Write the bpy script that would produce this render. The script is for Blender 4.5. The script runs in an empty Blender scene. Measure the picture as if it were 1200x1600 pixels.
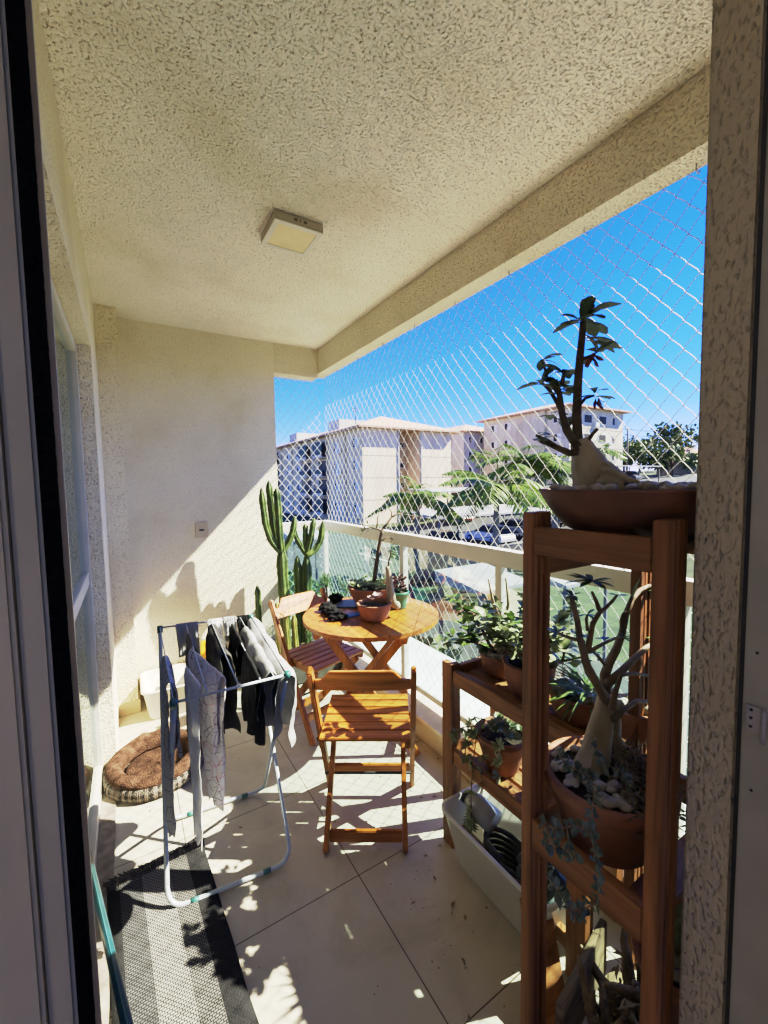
import bpy, bmesh, math, random
from math import sin, cos, pi, radians, atan2, sqrt
from mathutils import Vector, Matrix, noise
random.seed(7)
sc = bpy.context.scene
COL = sc.collection
V = Vector

# ------------------------------------------------------------------ camera
FPX, YAW, PIT, ROL = 650.757, radians(31.57949), radians(3.87442), radians(-.976995)
CAM = V((0, 0, 1.5))
Fw = V((sin(YAW)*cos(PIT), cos(YAW)*cos(PIT), -sin(PIT)))
_r = V((cos(YAW), -sin(YAW), 0)); _u = _r.cross(Fw)
Rt = cos(ROL)*_r + sin(ROL)*_u
Up = -sin(ROL)*_r + cos(ROL)*_u
def at(x, y, ax, val):
    """point of the photograph's sight line that lies on the plane axis=val"""
    d = Fw + Rt*((x-600)/FPX) - Up*((y-800)/FPX)
    t = (val-CAM[ax])/d[ax]
    return CAM + d*t
cd = bpy.data.cameras.new('camera'); cam = bpy.data.objects.new('camera', cd); COL.objects.link(cam)
cd.sensor_fit = 'VERTICAL'; cd.sensor_height = 36; cd.lens = FPX/1600*36
cd.clip_start = .01; cd.clip_end = 2000
m = Matrix((Rt, Up, -Fw)).transposed().to_4x4(); m.translation = CAM
cam.matrix_world = m
sc.camera = cam

# ------------------------------------------------------------------ materials
def newmat(name):
    mt = bpy.data.materials.new(name); mt.use_nodes = True
    nt = mt.node_tree; b = nt.nodes['Principled BSDF']
    return mt, nt, b
def N(nt, t, **kw):
    n = nt.nodes.new(t)
    for k, v in kw.items():
        if k in n.inputs: n.inputs[k].default_value = v
        else: setattr(n, k, v)
    return n
def coords(nt, scale=(1, 1, 1)):
    tc = N(nt, 'ShaderNodeTexCoord'); mp = N(nt, 'ShaderNodeMapping')
    nt.links.new(tc.outputs['Object'], mp.inputs['Vector']); mp.inputs['Scale'].default_value = scale
    return mp.outputs['Vector']
def ramp(nt, fac, stops, interp='LINEAR'):
    r = N(nt, 'ShaderNodeValToRGB'); cr = r.color_ramp; cr.interpolation = interp
    while len(cr.elements) < len(stops): cr.elements.new(.5)
    for e, (p, c) in zip(cr.elements, stops): e.position = p; e.color = (*c, 1) if len(c) == 3 else c
    nt.links.new(fac, r.inputs['Fac']); return r.outputs['Color']
def mix(nt, fac, a, b, mode='MIX'):
    n = N(nt, 'ShaderNodeMix', data_type='RGBA', blend_type=mode)
    for s, v in ((0, fac), (6, a), (7, b)):
        if hasattr(v, 'is_output'): nt.links.new(v, n.inputs[s])
        else: n.inputs[s].default_value = v if s == 0 else (*v[:3], 1)
    return n.outputs[2]
def bump(nt, b, h, strength, dist):
    n = N(nt, 'ShaderNodeBump'); n.inputs['Strength'].default_value = strength; n.inputs['Distance'].default_value = dist
    nt.links.new(h, n.inputs['Height']); nt.links.new(n.outputs['Normal'], b.inputs['Normal'])
def noisy(name, c1, c2, scale=8, rough=.6, bs=0, bd=.005, bscale=None, stretch=(1, 1, 1), spec=.5, detail=4, metal=0, lo=.3, hi=.7, trans=0):
    mt, nt, b = newmat(name)
    v = coords(nt, stretch)
    n = N(nt, 'ShaderNodeTexNoise', Scale=scale, Detail=detail); nt.links.new(v, n.inputs['Vector'])
    c = ramp(nt, n.outputs['Fac'], [(lo, c1), (hi, c2)])
    nt.links.new(c, b.inputs['Base Color']); b.inputs['Roughness'].default_value = rough
    b.inputs['Specular IOR Level'].default_value = spec; b.inputs['Metallic'].default_value = metal
    if bs:
        n2 = N(nt, 'ShaderNodeTexNoise', Scale=bscale or scale*3, Detail=5); nt.links.new(v, n2.inputs['Vector'])
        bump(nt, b, n2.outputs['Fac'], bs, bd)
    if trans:
        tr = N(nt, 'ShaderNodeBsdfTranslucent'); nt.links.new(c, tr.inputs['Color'])
        ms = N(nt, 'ShaderNodeMixShader'); ms.inputs[0].default_value = trans
        out = nt.nodes['Material Output']
        nt.links.new(b.outputs[0], ms.inputs[1]); nt.links.new(tr.outputs[0], ms.inputs[2]); nt.links.new(ms.outputs[0], out.inputs[0])
    return mt
def plaster(name, col, dark, scale=55, strength=.9, dist=.006, pits=.45, stretch=(1, 1, 1)):
    mt, nt, b = newmat(name); v = coords(nt, stretch)
    n = N(nt, 'ShaderNodeTexNoise', Scale=scale, Detail=1.2, Roughness=.5, Distortion=.25); nt.links.new(v, n.inputs['Vector'])
    w = N(nt, 'ShaderNodeTexNoise', Scale=2.2, Detail=5); nt.links.new(v, w.inputs['Vector'])
    pit = ramp(nt, n.outputs['Fac'], [(pits-.07, (0, 0, 0)), (pits, (1, 1, 1))])
    big = ramp(nt, w.outputs['Fac'], [(.32, [x*q_ for x, q_ in zip(col, (.86, .84, .78))]), (.48, [x*.95 for x in col]), (.66, col)])
    c = mix(nt, pit, dark, big)  # pits coloured darker, painting in the shade of the relief
    nt.links.new(c, b.inputs['Base Color']); b.inputs['Roughness'].default_value = .9
    b.inputs['Specular IOR Level'].default_value = .2
    h = ramp(nt, n.outputs['Fac'], [(pits-.16, (0, 0, 0)), (pits+.1, (.8, .8, .8)), (.8, (1, 1, 1))])
    bump(nt, b, h, strength, dist)
    return mt
def wood(name, c1, c2, axis, rough=.4, scale=1.0, knots=.0):
    mt, nt, b = newmat(name)
    st = [22, 22, 22]; st[axis] = 1.6
    v = coords(nt, [s*scale for s in st])
    n = N(nt, 'ShaderNodeTexNoise', Scale=1.6, Detail=6, Distortion=.6); nt.links.new(v, n.inputs['Vector'])
    st2 = [90, 90, 90]; st2[axis] = 4
    v2 = coords(nt, [s*scale for s in st2])
    n2 = N(nt, 'ShaderNodeTexNoise', Scale=1.5, Detail=3); nt.links.new(v2, n2.inputs['Vector'])
    c = ramp(nt, n.outputs['Fac'], [(.3, c1), (.5, [(a+bb)/2 for a, bb in zip(c1, c2)]), (.72, c2)])
    c = mix(nt, .25, c, ramp(nt, n2.outputs['Fac'], [(.35, (.25, .25, .25)), (.6, (1, 1, 1))]), 'MULTIPLY')
    st3 = [16, 16, 16]; st3[axis] = .5
    v3 = coords(nt, st3); n3 = N(nt, 'ShaderNodeTexNoise', Scale=1.0, Detail=3); nt.links.new(v3, n3.inputs['Vector'])
    c = mix(nt, .75, c, ramp(nt, n3.outputs['Fac'], [(.36, (.55, .5, .46)), (.5, (.9, .88, .85)), (.66, (1.25, 1.2, 1.15))]), 'MULTIPLY')
    nt.links.new(c, b.inputs['Base Color'])
    rr_ = ramp(nt, n3.outputs['Fac'], [(.3, (rough+.25,)*3), (.65, (rough,)*3)]); nt.links.new(rr_, b.inputs['Roughness'])
    bump(nt, b, n2.outputs['Fac'], .35, .002)
    return mt

M = {}
M['ceiling'] = plaster('ceiling paint', (.92, .85, .71), (.60, .51, .37), 120, 1, .008, .375)
M['plaster'] = plaster('textured plaster', (.89, .80, .60), (.66, .56, .38), 125, 1, .009, .38)
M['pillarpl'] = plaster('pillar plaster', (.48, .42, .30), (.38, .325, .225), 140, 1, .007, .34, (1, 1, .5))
M['orange_x'] = wood('varnished wood x', (.30, .085, .012), (.56, .22, .045), 0, .33)
M['orange_y'] = wood('varnished wood y', (.30, .085, .012), (.56, .22, .045), 1, .33)
M['orange_z'] = wood('varnished wood z', (.26, .07, .010), (.50, .19, .035), 2, .33)
M['pine_x'] = wood('stained pine x', (.16, .060, .018), (.43, .19, .068), 0, .5)
M['pine_y'] = wood('stained pine y', (.16, .060, .018), (.43, .19, .068), 1, .5)
M['pine_z'] = wood('stained pine z', (.145, .050, .015), (.41, .175, .06), 2, .5)
M['white_paint'] = noisy('white painted aluminium', (.54, .51, .42), (.61, .58, .49), 6, .35)
M['rail'] = noisy('cream painted rail', (.60, .58, .50), (.70, .67, .58), 5, .4)
M['frame_grey'] = noisy('grey door frame', (.32, .305, .25), (.38, .36, .30), 9, .55, .08, .002, 60)
M['brush'] = noisy('black pile seal', (.004, .004, .004), (.010, .010, .010), 200, 1, .8, .004, 500, spec=0)
M['metal'] = noisy('galvanised steel', (.4, .4, .42), (.55, .55, .56), 30, .35, metal=.9)
M['black'] = noisy('black plastic', (.012, .012, .013), (.03, .03, .03), 20, .5)
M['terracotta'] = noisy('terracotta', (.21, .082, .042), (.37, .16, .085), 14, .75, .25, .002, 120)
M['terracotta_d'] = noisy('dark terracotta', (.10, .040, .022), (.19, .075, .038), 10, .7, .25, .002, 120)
M['soil'] = noisy('dry soil', (.012, .008, .005), (.06, .04, .025), 60, 1, 1, .01, 120)
M['pebble'] = noisy('pale pebbles', (.20, .165, .12), (.50, .45, .38), 22, .55, .15, .002, 80)
M['caudex'] = noisy('swollen grey trunk', (.25, .20, .13), (.48, .42, .31), 16, .7, .5, .004, 45, (1, 1, .35))
M['bark'] = noisy('thin brown bark', (.045, .030, .018), (.12, .085, .055), 30, .8, .5, .003, 90)
M['barklight'] = noisy('tan branch bark', (.14, .10, .065), (.27, .20, .13), 25, .75, .4, .003, 90)
M['leaf'] = noisy('glossy leaf', (.035, .075, .018), (.12, .19, .05), 35, .4, trans=.2)
M['leafdark'] = noisy('dark leaf', (.045, .08, .03), (.13, .19, .075), 30, .45, trans=.3)
M['leafpale'] = noisy('pale succulent leaf', (.14, .19, .10), (.34, .40, .22), 45, .45, trans=.15)
M['leafblue'] = noisy('grey green succulent', (.035, .055, .035), (.15, .19, .13), 60, .5, trans=.1)
M['leafred'] = noisy('burgundy succulent', (.045, .015, .018), (.16, .06, .06), 60, .5, trans=.1)
M['rosette'] = noisy('pink grey rosette', (.20, .10, .11), (.52, .42, .42), 60, .5, trans=.1)
M['dry'] = noisy('dry plant matter', (.09, .06, .035), (.38, .28, .17), 50, .9, trans=.15)
M['cactus'] = noisy('cactus skin', (.022, .045, .012), (.10, .145, .035), 9, .55, .3, .004, 60)
M['cactusy'] = noisy('yellowed cactus skin', (.14, .15, .035), (.34, .28, .08), 12, .55, .2, .003, 70)
M['greenpot'] = noisy('green plastic pot', (.045, .16, .10), (.07, .22, .14), 5, .4)
M['graypot'] = noisy('dark planter', (.05, .045, .04), (.10, .09, .08), 8, .8)
M['tubwhite'] = noisy('milky plastic', (.62, .62, .58), (.74, .73, .70), 4, .35)
M['teal'] = noisy('teal plastic', (.03, .13, .12), (.045, .17, .155), 10, .4)
M['tealpole'] = noisy('teal painted pole', (.010, .060, .085), (.018, .095, .12), 10, .3)
M['airer'] = noisy('white coated tube', (.40, .46, .50), (.50, .56, .60), 10, .3)
M['lampbody'] = noisy('cream lamp body', (.42, .36, .27), (.48, .42, .32), 5, .4)
M['lampframe'] = noisy('lamp rim', (.66, .62, .50), (.72, .67, .55), 5, .4)
M['diffuser'] = noisy('yellowed diffuser', (.68, .56, .28), (.80, .68, .38), 6, .35)
M['outlet'] = noisy('ivory plate', (.55, .46, .30), (.60, .50, .34), 5, .4)
M['net'] = noisy('white nylon net', (.60, .60, .58), (.70, .70, .68), 40, .6)
M['sill'] = noisy('pale stone sill', (.62, .57, .50), (.76, .71, .64), 18, .45, .1, .002, 90)
M['curb'] = noisy('cream curb paint', (.55, .48, .35), (.66, .58, .43), 7, .7)
M['skirting'] = noisy('beige skirting tile', (.50, .40, .27), (.58, .47, .33), 6, .4)
M['slab'] = noisy('pale slab paint', (.60, .62, .60), (.72, .74, .72), 3, .8)
M['yellow'] = noisy('yellow label', (.62, .33, .02), (.80, .48, .05), 10, .4)
M['bluegrey'] = noisy('blue grey lid', (.16, .20, .22), (.24, .28, .29), 6, .5)
M['blue'] = noisy('blue folder', (.015, .10, .34), (.03, .17, .48), 8, .4)
M['navy'] = noisy('slate blue case', (.05, .075, .12), (.085, .12, .17), 8, .45)
M['plush'] = noisy('brown plush', (.048, .026, .017), (.14, .08, .055), 28, 1, 1, .012, 150, spec=.1)
def cloth(name, c1, c2, s=12): return noisy(name, c1, c2, s, .95, .5, .003, 300, spec=.15, trans=.18)
M['c_grey'] = cloth('light grey jersey', (.34, .34, .345), (.48, .48, .485))
M['c_grey2'] = cloth('mid grey jersey', (.20, .20, .205), (.32, .32, .33))
M['c_char'] = cloth('charcoal fabric', (.035, .035, .037), (.075, .072, .07))
M['c_black'] = cloth('black fabric', (.008, .008, .009), (.022, .022, .024))
M['c_white'] = cloth('white cotton', (.74, .73, .73), (.86, .85, .85))
M['c_tan'] = cloth('taupe cotton', (.17, .14, .11), (.30, .26, .21))

def veined(name, base, line1, line2, sc_=26):
    mt, nt, b = newmat(name); v = coords(nt)
    vo = N(nt, 'ShaderNodeTexVoronoi', feature='DISTANCE_TO_EDGE', Scale=sc_); nt.links.new(v, vo.inputs['Vector'])
    n = N(nt, 'ShaderNodeTexNoise', Scale=6.0); nt.links.new(v, n.inputs['Vector'])
    lc = ramp(nt, n.outputs['Fac'], [(.44, line1), (.56, line2)])
    f = ramp(nt, vo.outputs['Distance'], [(.006, (1, 1, 1)), (.035, (0, 0, 0))])
    c = mix(nt, f, base, lc); nt.links.new(c, b.inputs['Base Color']); b.inputs['Roughness'].default_value = .95
    return mt
M['c_pink'] = veined('white cotton printed with veins', (.74, .71, .71), (.10, .08, .10), (.60, .22, .25))
M['c_pat'] = veined('grey cotton with dark print', (.36, .36, .38), (.03, .03, .04), (.10, .09, .11), 18)

def tile_floor():
    mt, nt, b = newmat('porcelain floor tile'); v = coords(nt)
    sx = N(nt, 'ShaderNodeSeparateXYZ'); nt.links.new(v, sx.inputs[0])
    def line(o, off):
        a = N(nt, 'ShaderNodeMath', operation='ADD'); nt.links.new(o, a.inputs[0]); a.inputs[1].default_value = off+.5485*20
        md = N(nt, 'ShaderNodeMath', operation='MODULO'); nt.links.new(a.outputs[0], md.inputs[0]); md.inputs[1].default_value = .5485
        s = N(nt, 'ShaderNodeMath', operation='SUBTRACT'); nt.links.new(md.outputs[0], s.inputs[0]); s.inputs[1].default_value = .5485/2
        ab = N(nt, 'ShaderNodeMath', operation='ABSOLUTE'); nt.links.new(s.outputs[0], ab.inputs[0])
        g = N(nt, 'ShaderNodeMath', operation='LESS_THAN'); nt.links.new(ab.outputs[0], g.inputs[0]); g.inputs[1].default_value = .0019
        return g.outputs[0]
    lx = line(sx.outputs[0], -.6845+.5485/2); ly = line(sx.outputs[1], -.796+.5485/2)
    mx = N(nt, 'ShaderNodeMath', operation='MAXIMUM'); nt.links.new(lx, mx.inputs[0]); nt.links.new(ly, mx.inputs[1])
    n = N(nt, 'ShaderNodeTexNoise', Scale=5.0, Detail=6); nt.links.new(v, n.inputs['Vector'])
    n3 = N(nt, 'ShaderNodeTexNoise', Scale=1.7, Detail=6); nt.links.new(v, n3.inputs['Vector'])
    base = ramp(nt, n.outputs['Fac'], [(.3, (.48, .437, .345)), (.7, (.55, .50, .405))])
    base = mix(nt, .5, base, ramp(nt, n3.outputs['Fac'], [(.35, (.84, .82, .78)), (.6, (1, 1, 1))]), 'MULTIPLY')
    n4 = N(nt, 'ShaderNodeTexNoise', Scale=60.0, Detail=6, Roughness=.75); nt.links.new(v, n4.inputs['Vector'])
    base = mix(nt, .7, base, ramp(nt, n4.outputs['Fac'], [(.27, (.55, .5, .45)), (.37, (1, 1, 1))]), 'MULTIPLY')
    n5 = N(nt, 'ShaderNodeTexNoise', Scale=3.2, Detail=8, Roughness=.7, Distortion=1.5); nt.links.new(v, n5.inputs['Vector'])
    base = mix(nt, .6, base, ramp(nt, n5.outputs['Fac'], [(.36, (.80, .77, .72)), (.52, (1, 1, 1))]), 'MULTIPLY')
    c = mix(nt, mx.outputs[0], base, (.075, .05, .035)); nt.links.new(c, b.inputs['Base Color'])
    n2 = N(nt, 'ShaderNodeTexNoise', Scale=9.0, Detail=4); nt.links.new(v, n2.inputs['Vector'])
    r = ramp(nt, n2.outputs['Fac'], [(.3, (.34, .34, .34)), (.7, (.5, .5, .5))]); nt.links.new(r, b.inputs['Roughness'])
    return mt
M['tile'] = tile_floor()
def glassmat(name, tint, refl, rough=0.0):
    mt = bpy.data.materials.new(name); mt.use_nodes = True; nt = mt.node_tree; nt.nodes.remove(nt.nodes['Principled BSDF'])
    out = nt.nodes['Material Output']
    t = N(nt, 'ShaderNodeBsdfTransparent'); t.inputs[0].default_value = (*tint, 1)
    g = N(nt, 'ShaderNodeBsdfGlossy'); g.inputs['Roughness'].default_value = rough; g.inputs[0].default_value = (.9, 1, 1, 1)
    fr = N(nt, 'ShaderNodeFresnel', IOR=1.5); mr = N(nt, 'ShaderNodeMath', operation='MULTIPLY_ADD')
    nt.links.new(fr.outputs[0], mr.inputs[0]); mr.inputs[1].default_value = .9 if refl > 0 else .25; mr.inputs[2].default_value = max(0, refl)
    ms = N(nt, 'ShaderNodeMixShader'); nt.links.new(mr.outputs[0], ms.inputs[0])
    nt.links.new(t.outputs[0], ms.inputs[1]); nt.links.new(g.outputs[0], ms.inputs[2]); nt.links.new(ms.outputs[0], out.inputs[0])
    return mt
M['glass'] = glassmat('green tinted glass', (.80, .98, .94), -.03)
M['doorglass'] = glassmat('door glass', (.86, .86, .82), .05)

# ------------------------------------------------------------------ mesh building
class MB:
    def __init__(s): s.v = []; s.f = []; s.smooth = []
    def add(s, vs, fs, smooth=False):
        o = len(s.v); s.v += [V(p) for p in vs]
        for f in fs: s.f.append([i+o for i in f]); s.smooth.append(smooth)
    def hexa(s, c8):
        s.add(c8, [(0, 3, 2, 1), (4, 5, 6, 7), (0, 1, 5, 4), (1, 2, 6, 5), (2, 3, 7, 6), (3, 0, 4, 7)])
    def box(s, lo, hi):
        x0, y0, z0 = lo; x1, y1, z1 = hi
        s.hexa([(x0, y0, z0), (x1, y0, z0), (x1, y1, z0), (x0, y1, z0), (x0, y0, z1), (x1, y0, z1), (x1, y1, z1), (x0, y1, z1)])
    def bar(s, a, b, w, t, up=(0, 0, 1)):
        a = V(a); b = V(b); d = (b-a).normalized(); up = V(up)
        if abs(d.dot(up)) > .98: up = V((1, 0, 0))
        r = d.cross(up).normalized()*w/2; u = r.cross(d).normalized()*t/2
        s.hexa([a-r-u, a+r-u, a+r+u, a-r+u, b-r-u, b+r-u, b+r+u, b-r+u])
    def tube(s, pts, r, n=8, cap=True):
        pts = [V(p) for p in pts]; k = len(pts)
        rs = r if isinstance(r, (list, tuple)) else [r]*k
        vs = []; fs = []
        d0 = (pts[1]-pts[0]).normalized(); ref = V((0, 0, 1)) if abs(d0.z) < .9 else V((1, 0, 0))
        for i, p in enumerate(pts):
            d = (pts[min(i+1, k-1)]-pts[max(i-1, 0)])
            d = d.normalized() if d.length > 1e-9 else d0
            a = d.cross(ref)
            if a.length < 1e-4: a = d.cross(V((0, 1, 0)))
            a.normalize(); bb = a.cross(d).normalized(); ref = bb
            for j in range(n):
                t = 2*pi*j/n; vs.append(p+(a*cos(t)+bb*sin(t))*rs[i])
        for i in range(k-1):
            for j in range(n): fs.append((i*n+j, i*n+(j+1) % n, (i+1)*n+(j+1) % n, (i+1)*n+j))
        if cap: fs += [tuple(range(n-1, -1, -1)), tuple((k-1)*n+j for j in range(n))]
        s.add(vs, fs, True)
    def lathe(s, prof, c=(0, 0, 0), n=40, wob=0, seed=0, sx=1, sy=1):
        c = V(c); vs = []; fs = []; k = len(prof)
        for i, (r, z) in enumerate(prof):
            for j in range(n):
                t = 2*pi*j/n; q = r*(1+wob*sin(3*t+seed)+wob*.6*sin(5*t+seed*2))
                vs.append(c+V((q*cos(t)*sx, q*sin(t)*sy, z)))
        for i in range(k-1):
            for j in range(n): fs.append((i*n+j, i*n+(j+1) % n, (i+1)*n+(j+1) % n, (i+1)*n+j))
        fs += [tuple(range(n-1, -1, -1)), tuple((k-1)*n+j for j in range(n))]
        s.add(vs, fs, True)
    def blob(s, c, r, sub=2, amp=.15, fr=3, seed=0):
        bm = bmesh.new(); bmesh.ops.create_icosphere(bm, subdivisions=sub, radius=1)
        r = V(r) if hasattr(r, '__len__') else V((r, r, r)); c = V(c); vs = []
        rot = Matrix.Rotation(seed*1.7, 3, 'Z') @ Matrix.Rotation(seed*.9, 3, 'X') if amp < .5 else Matrix.Identity(3)
        for v in bm.verts:
            k = 1+amp*noise.noise(v.co*fr*.5+V((seed*3.1, seed*1.3, 0)))
            vs.append(c+V((v.co.x*r.x*k, v.co.y*r.y*k, v.co.z*r.z*k)))
        fs = [tuple(v.index for v in f.verts) for f in bm.faces]; bm.free(); s.add(vs, fs, True)
    def leaf(s, b, d, L, W, n=(0, 0, 1), curl=.25, tip=.35, fold=.12, k=4):
        """spatulate leaf: strip of quads folded on its midrib"""
        b = V(b); d = V(d).normalized(); n = V(n); sd = d.cross(n)
        if sd.length < 1e-3: sd = d.cross(V((1, 0, 0)))
        sd.normalize(); up = sd.cross(d).normalized(); vs = []; fs = []
        for i in range(k+1):
            t = i/k; w = W*.5*(sin(pi*min(1, t*(1-tip*.35)+.06))**.8)*(0.55+.9*t if tip > 0 else 1)
            if i == k: w *= .35
            p = b+d*(L*t)-up*(curl*L*t*t)
            vs += [p+sd*w+up*fold*w, p, p-sd*w+up*fold*w]
        for i in range(k):
            o = i*3; fs += [(o, o+1, o+4, o+3), (o+1, o+2, o+5, o+4)]
        s.add(vs, fs, True)
    def build(s, name, mat, parent=None, bevel=0, weld=False, solid=0, sub=0):
        if parent is not None:
            off = WORLD.get(parent.name, V((0, 0, 0)))
        else: off = V((0, 0, 0))
        me = bpy.data.meshes.new(name)
        me.from_pydata([tuple(p-off) for p in s.v], [], s.f)
        me.polygons.foreach_set('use_smooth', s.smooth)
        me.materials.append(mat); me.update()
        bm = bmesh.new(); bm.from_mesh(me)
        if bevel:
            es = [e for e in bm.edges if len(e.link_faces) == 2 and e.calc_face_angle(0) > .6]
            bmesh.ops.bevel(bm, geom=es, offset=bevel, segments=2, affect='EDGES', clamp_overlap=True)
        bm.normal_update(); bm.to_mesh(me); bm.free()
        o = bpy.data.objects.new(name, me); COL.objects.link(o)
        if parent is not None: o.parent = parent
        WORLD[o.name] = off
        if solid: md = o.modifiers.new('solid', 'SOLIDIFY'); md.thickness = solid; md.offset = 0
        if sub: md = o.modifiers.new('sub', 'SUBSURF'); md.levels = sub; md.render_levels = sub
        return o
WORLD = {}
def tag(o, label, cat, group=None, kind=None):
    o['label'] = label; o['category'] = cat
    if group: o['group'] = group
    if kind: o['kind'] = kind
    return o
def thing(name, label, cat, loc=(0, 0, 0), group=None, rotz=0):
    o = bpy.data.objects.new(name, None); COL.objects.link(o); o.location = loc; o.empty_display_size = .1
    o.rotation_euler = (0, 0, rotz)
    WORLD[o.name] = V((0, 0, 0)) if rotz else V(loc)
    if rotz: o['_r'] = 1; del o['_r']
    return tag(o, label, cat, group)
def struct(o): o['kind'] = 'structure'; return o
def copy_tree(o, parent=None):
    c = o.copy(); COL.objects.link(c); c.parent = parent
    for ch in list(o.children): copy_tree(ch, c)
    return c
def B(name, mat, lo, hi, parent=None, bevel=0):
    mb = MB(); mb.box(lo, hi); return mb.build(name, mat, parent, bevel)
def rnd(a, b): return random.uniform(a, b)
def rdir(zlo=-1, zhi=1):
    t = rnd(0, 2*pi); z = rnd(zlo, zhi); q = sqrt(max(0, 1-z*z)); return V((q*cos(t), q*sin(t), z))

# ================================================================== SHELL OF THE BALCONY
H = 2.64; XB = 1.43; XO = 1.53; YF = 3.36; YO = 3.49; ZB = 2.44; XW = -.12; XD = -.19; YP = 3.18
o = B('balcony_floor', M['tile'], (-.6, .12, -.12), (1.392, YF+.03, 0)); struct(o)
o = B('ceiling', M['ceiling'], (-.5, -.02, H), (XB-.003, YF+.05, H+.2)); struct(o)
mb = MB()
mb.box((XB, -.0, ZB), (XO, YO, H+.25)); mb.box((1.05, YF-.002, ZB-.035), (XB-.002, YO, H+.2))
tag(mb.build('ceiling_beam', M['plaster']), 'textured cream beam running round the open sides under the ceiling', 'beam')
tag(B('upper_slab', M['slab'], (XO+.001, -1.5, 2.90), (2.2, 3.9, 3.06)), 'pale slab of the balcony above, projecting outside the beam', 'slab')
W = thing('balcony_wall', 'cream textured end wall, half in sun, behind the clothes airer', 'wall', (.4, YF, 0))
mb = MB(); mb.box((XW-.3, YF, .06), (1.05, YO-.005, H+.2)); mb.box((XW-.3, YP, .06), (-.005, YF-.001, H+.2))
mb.build('plaster_face', M['plaster'], W)
mb = MB(); mb.box((0.0, YF-.012, .002), (1.05, YF-.001, .085)); mb.box((XW, YP-.012, .002), (.004, YP-.001, .085)); mb.box((-.003, YP-.001, .002), (.006, YF-.012, .085)); mb.box((XW-.3, YF, -.1), (1.05, YO-.005, .058))
mb.build('skirting', M['skirting'], W)
# door side wall with its reveal, lintel
W = thing('balcony_wall', 'narrow cream textured wall strip beside and above the glass door', 'wall', (XW, 2.9, 0))
mb = MB()
mb.box((XW-.25, 2.60, 0.0), (XW, YP-.002, H+.1)); mb.box((XW-.25, .3, 2.22), (XW, 2.598, H+.1))
mb.build('plaster_face', M['plaster'], W)
# glass door in the left wall
D = thing('glass_door', 'white framed glass balcony door with mid rail, beside the pet bed', 'door', (XD, 2.0, 0))
mb = MB()
mb.box((XD-.03, 2.54, .03), (XD+.012, 2.596, 2.215)); mb.box((XD-.03, .5, 2.165), (XD+.010, 2.538, 2.213)); mb.box((XD-.03, .5, .03), (XD+.010, 2.538, .075)); mb.box((XD-.03, 1.3, .077), (XD+.008, 1.35, 2.163))
mb.build('frame', M['white_paint'], D, .003)
B('mid_rail', M['white_paint'], (XD-.028, 1.352, 1.02), (XD+.006, 2.538, 1.085), D, .003)
for z0, z1 in ((.08, 1.018), (1.087, 2.16)):
    mb = MB(); mb.add([(XD-.008, 1.352, z0), (XD-.008, 2.54, z0), (XD-.008, 2.54, z1), (XD-.008, 1.352, z1)], [(0, 1, 2, 3)]); mb.build('glass_pane', M['doorglass'], D)
mb = MB(); mb.add([(XD-.008, .5, .08), (XD-.008, 1.3, .08), (XD-.008, 1.3, 2.16), (XD-.008, .5, 2.16)], [(0, 1, 2, 3)]); mb.build('glass_pane', M['doorglass'], D)
M['curtain'] = noisy('pale curtain', (.44, .41, .32), (.52, .48, .38), 5, .9)
mb = MB(); ny = 90; vs = []; fs = []
for i in range(ny+1):
    y = .4+2.3*i/ny; x = XD-.12+.022*sin(i*1.1)+.012*sin(i*.47)
    vs += [(x, y, .02), (x, y, 2.3)]
for i in range(ny): fs.append((2*i, 2*i+2, 2*i+3, 2*i+1))
mb.add(vs, fs, True); tag(mb.build('curtain', M['curtain']), 'pale curtain hanging indoors behind the glass door', 'curtain')
o = B('threshold', noisy('worn stone threshold', (.16, .13, .10), (.34, .29, .23), 25, .8, .4, .003, 90), (XD+.012, .3, .001), (-.118, 2.598, .010)); struct(o)
o = B('door_track', M['white_paint'], (XD-.05, .3, .001), (XD+.011, 2.598, .028)); struct(o)
# interior shell (the room the camera stands in, and the room behind the glass door)
M['room'] = noisy('pale room paint', (.70, .62, .50), (.76, .68, .56), 3, .9)
mb = MB(); mb.box((-3, -3, H), (1.7, -.03, H+.1)); o = mb.build('ceiling', M['room']); struct(o)
mb = MB(); mb.box((-3, -3, -.1), (1.7, .118, 0)); o = mb.build('room_floor', M['room']); struct(o)
mb = MB(); mb.box((-3, -3.1, 0), (1.7, -3, .7)); mb.box((-3, -3.1, 2.3), (1.7, -3, H)); mb.box((-3, -3.1, .7), (-1.6, -3, 2.3)); mb.box((.8, -3.1, .7), (1.7, -3, 2.3)); mb.box((1.7, -3, 0), (1.8, .34, H)); mb.box((-3.1, -3, 0), (-3, 3.5, H)); mb.box((-2.99, 3.3, 0), (XW-.31, 3.4, H)); mb.box((-3, .27, 0), (-.6, .33, H))  # back wall opening added to bring daylight onto door frame and pillar
o = mb.build('room_wall', M['room']); struct(o)
mb = MB(); mb.box((-3, .34, H+.001), (-.51, 3.3, H+.1)); mb.box((-3, .34, -.1), (-.61, 3.3, -.002)); o = mb.build('room_shell', M['room']); struct(o)

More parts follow.
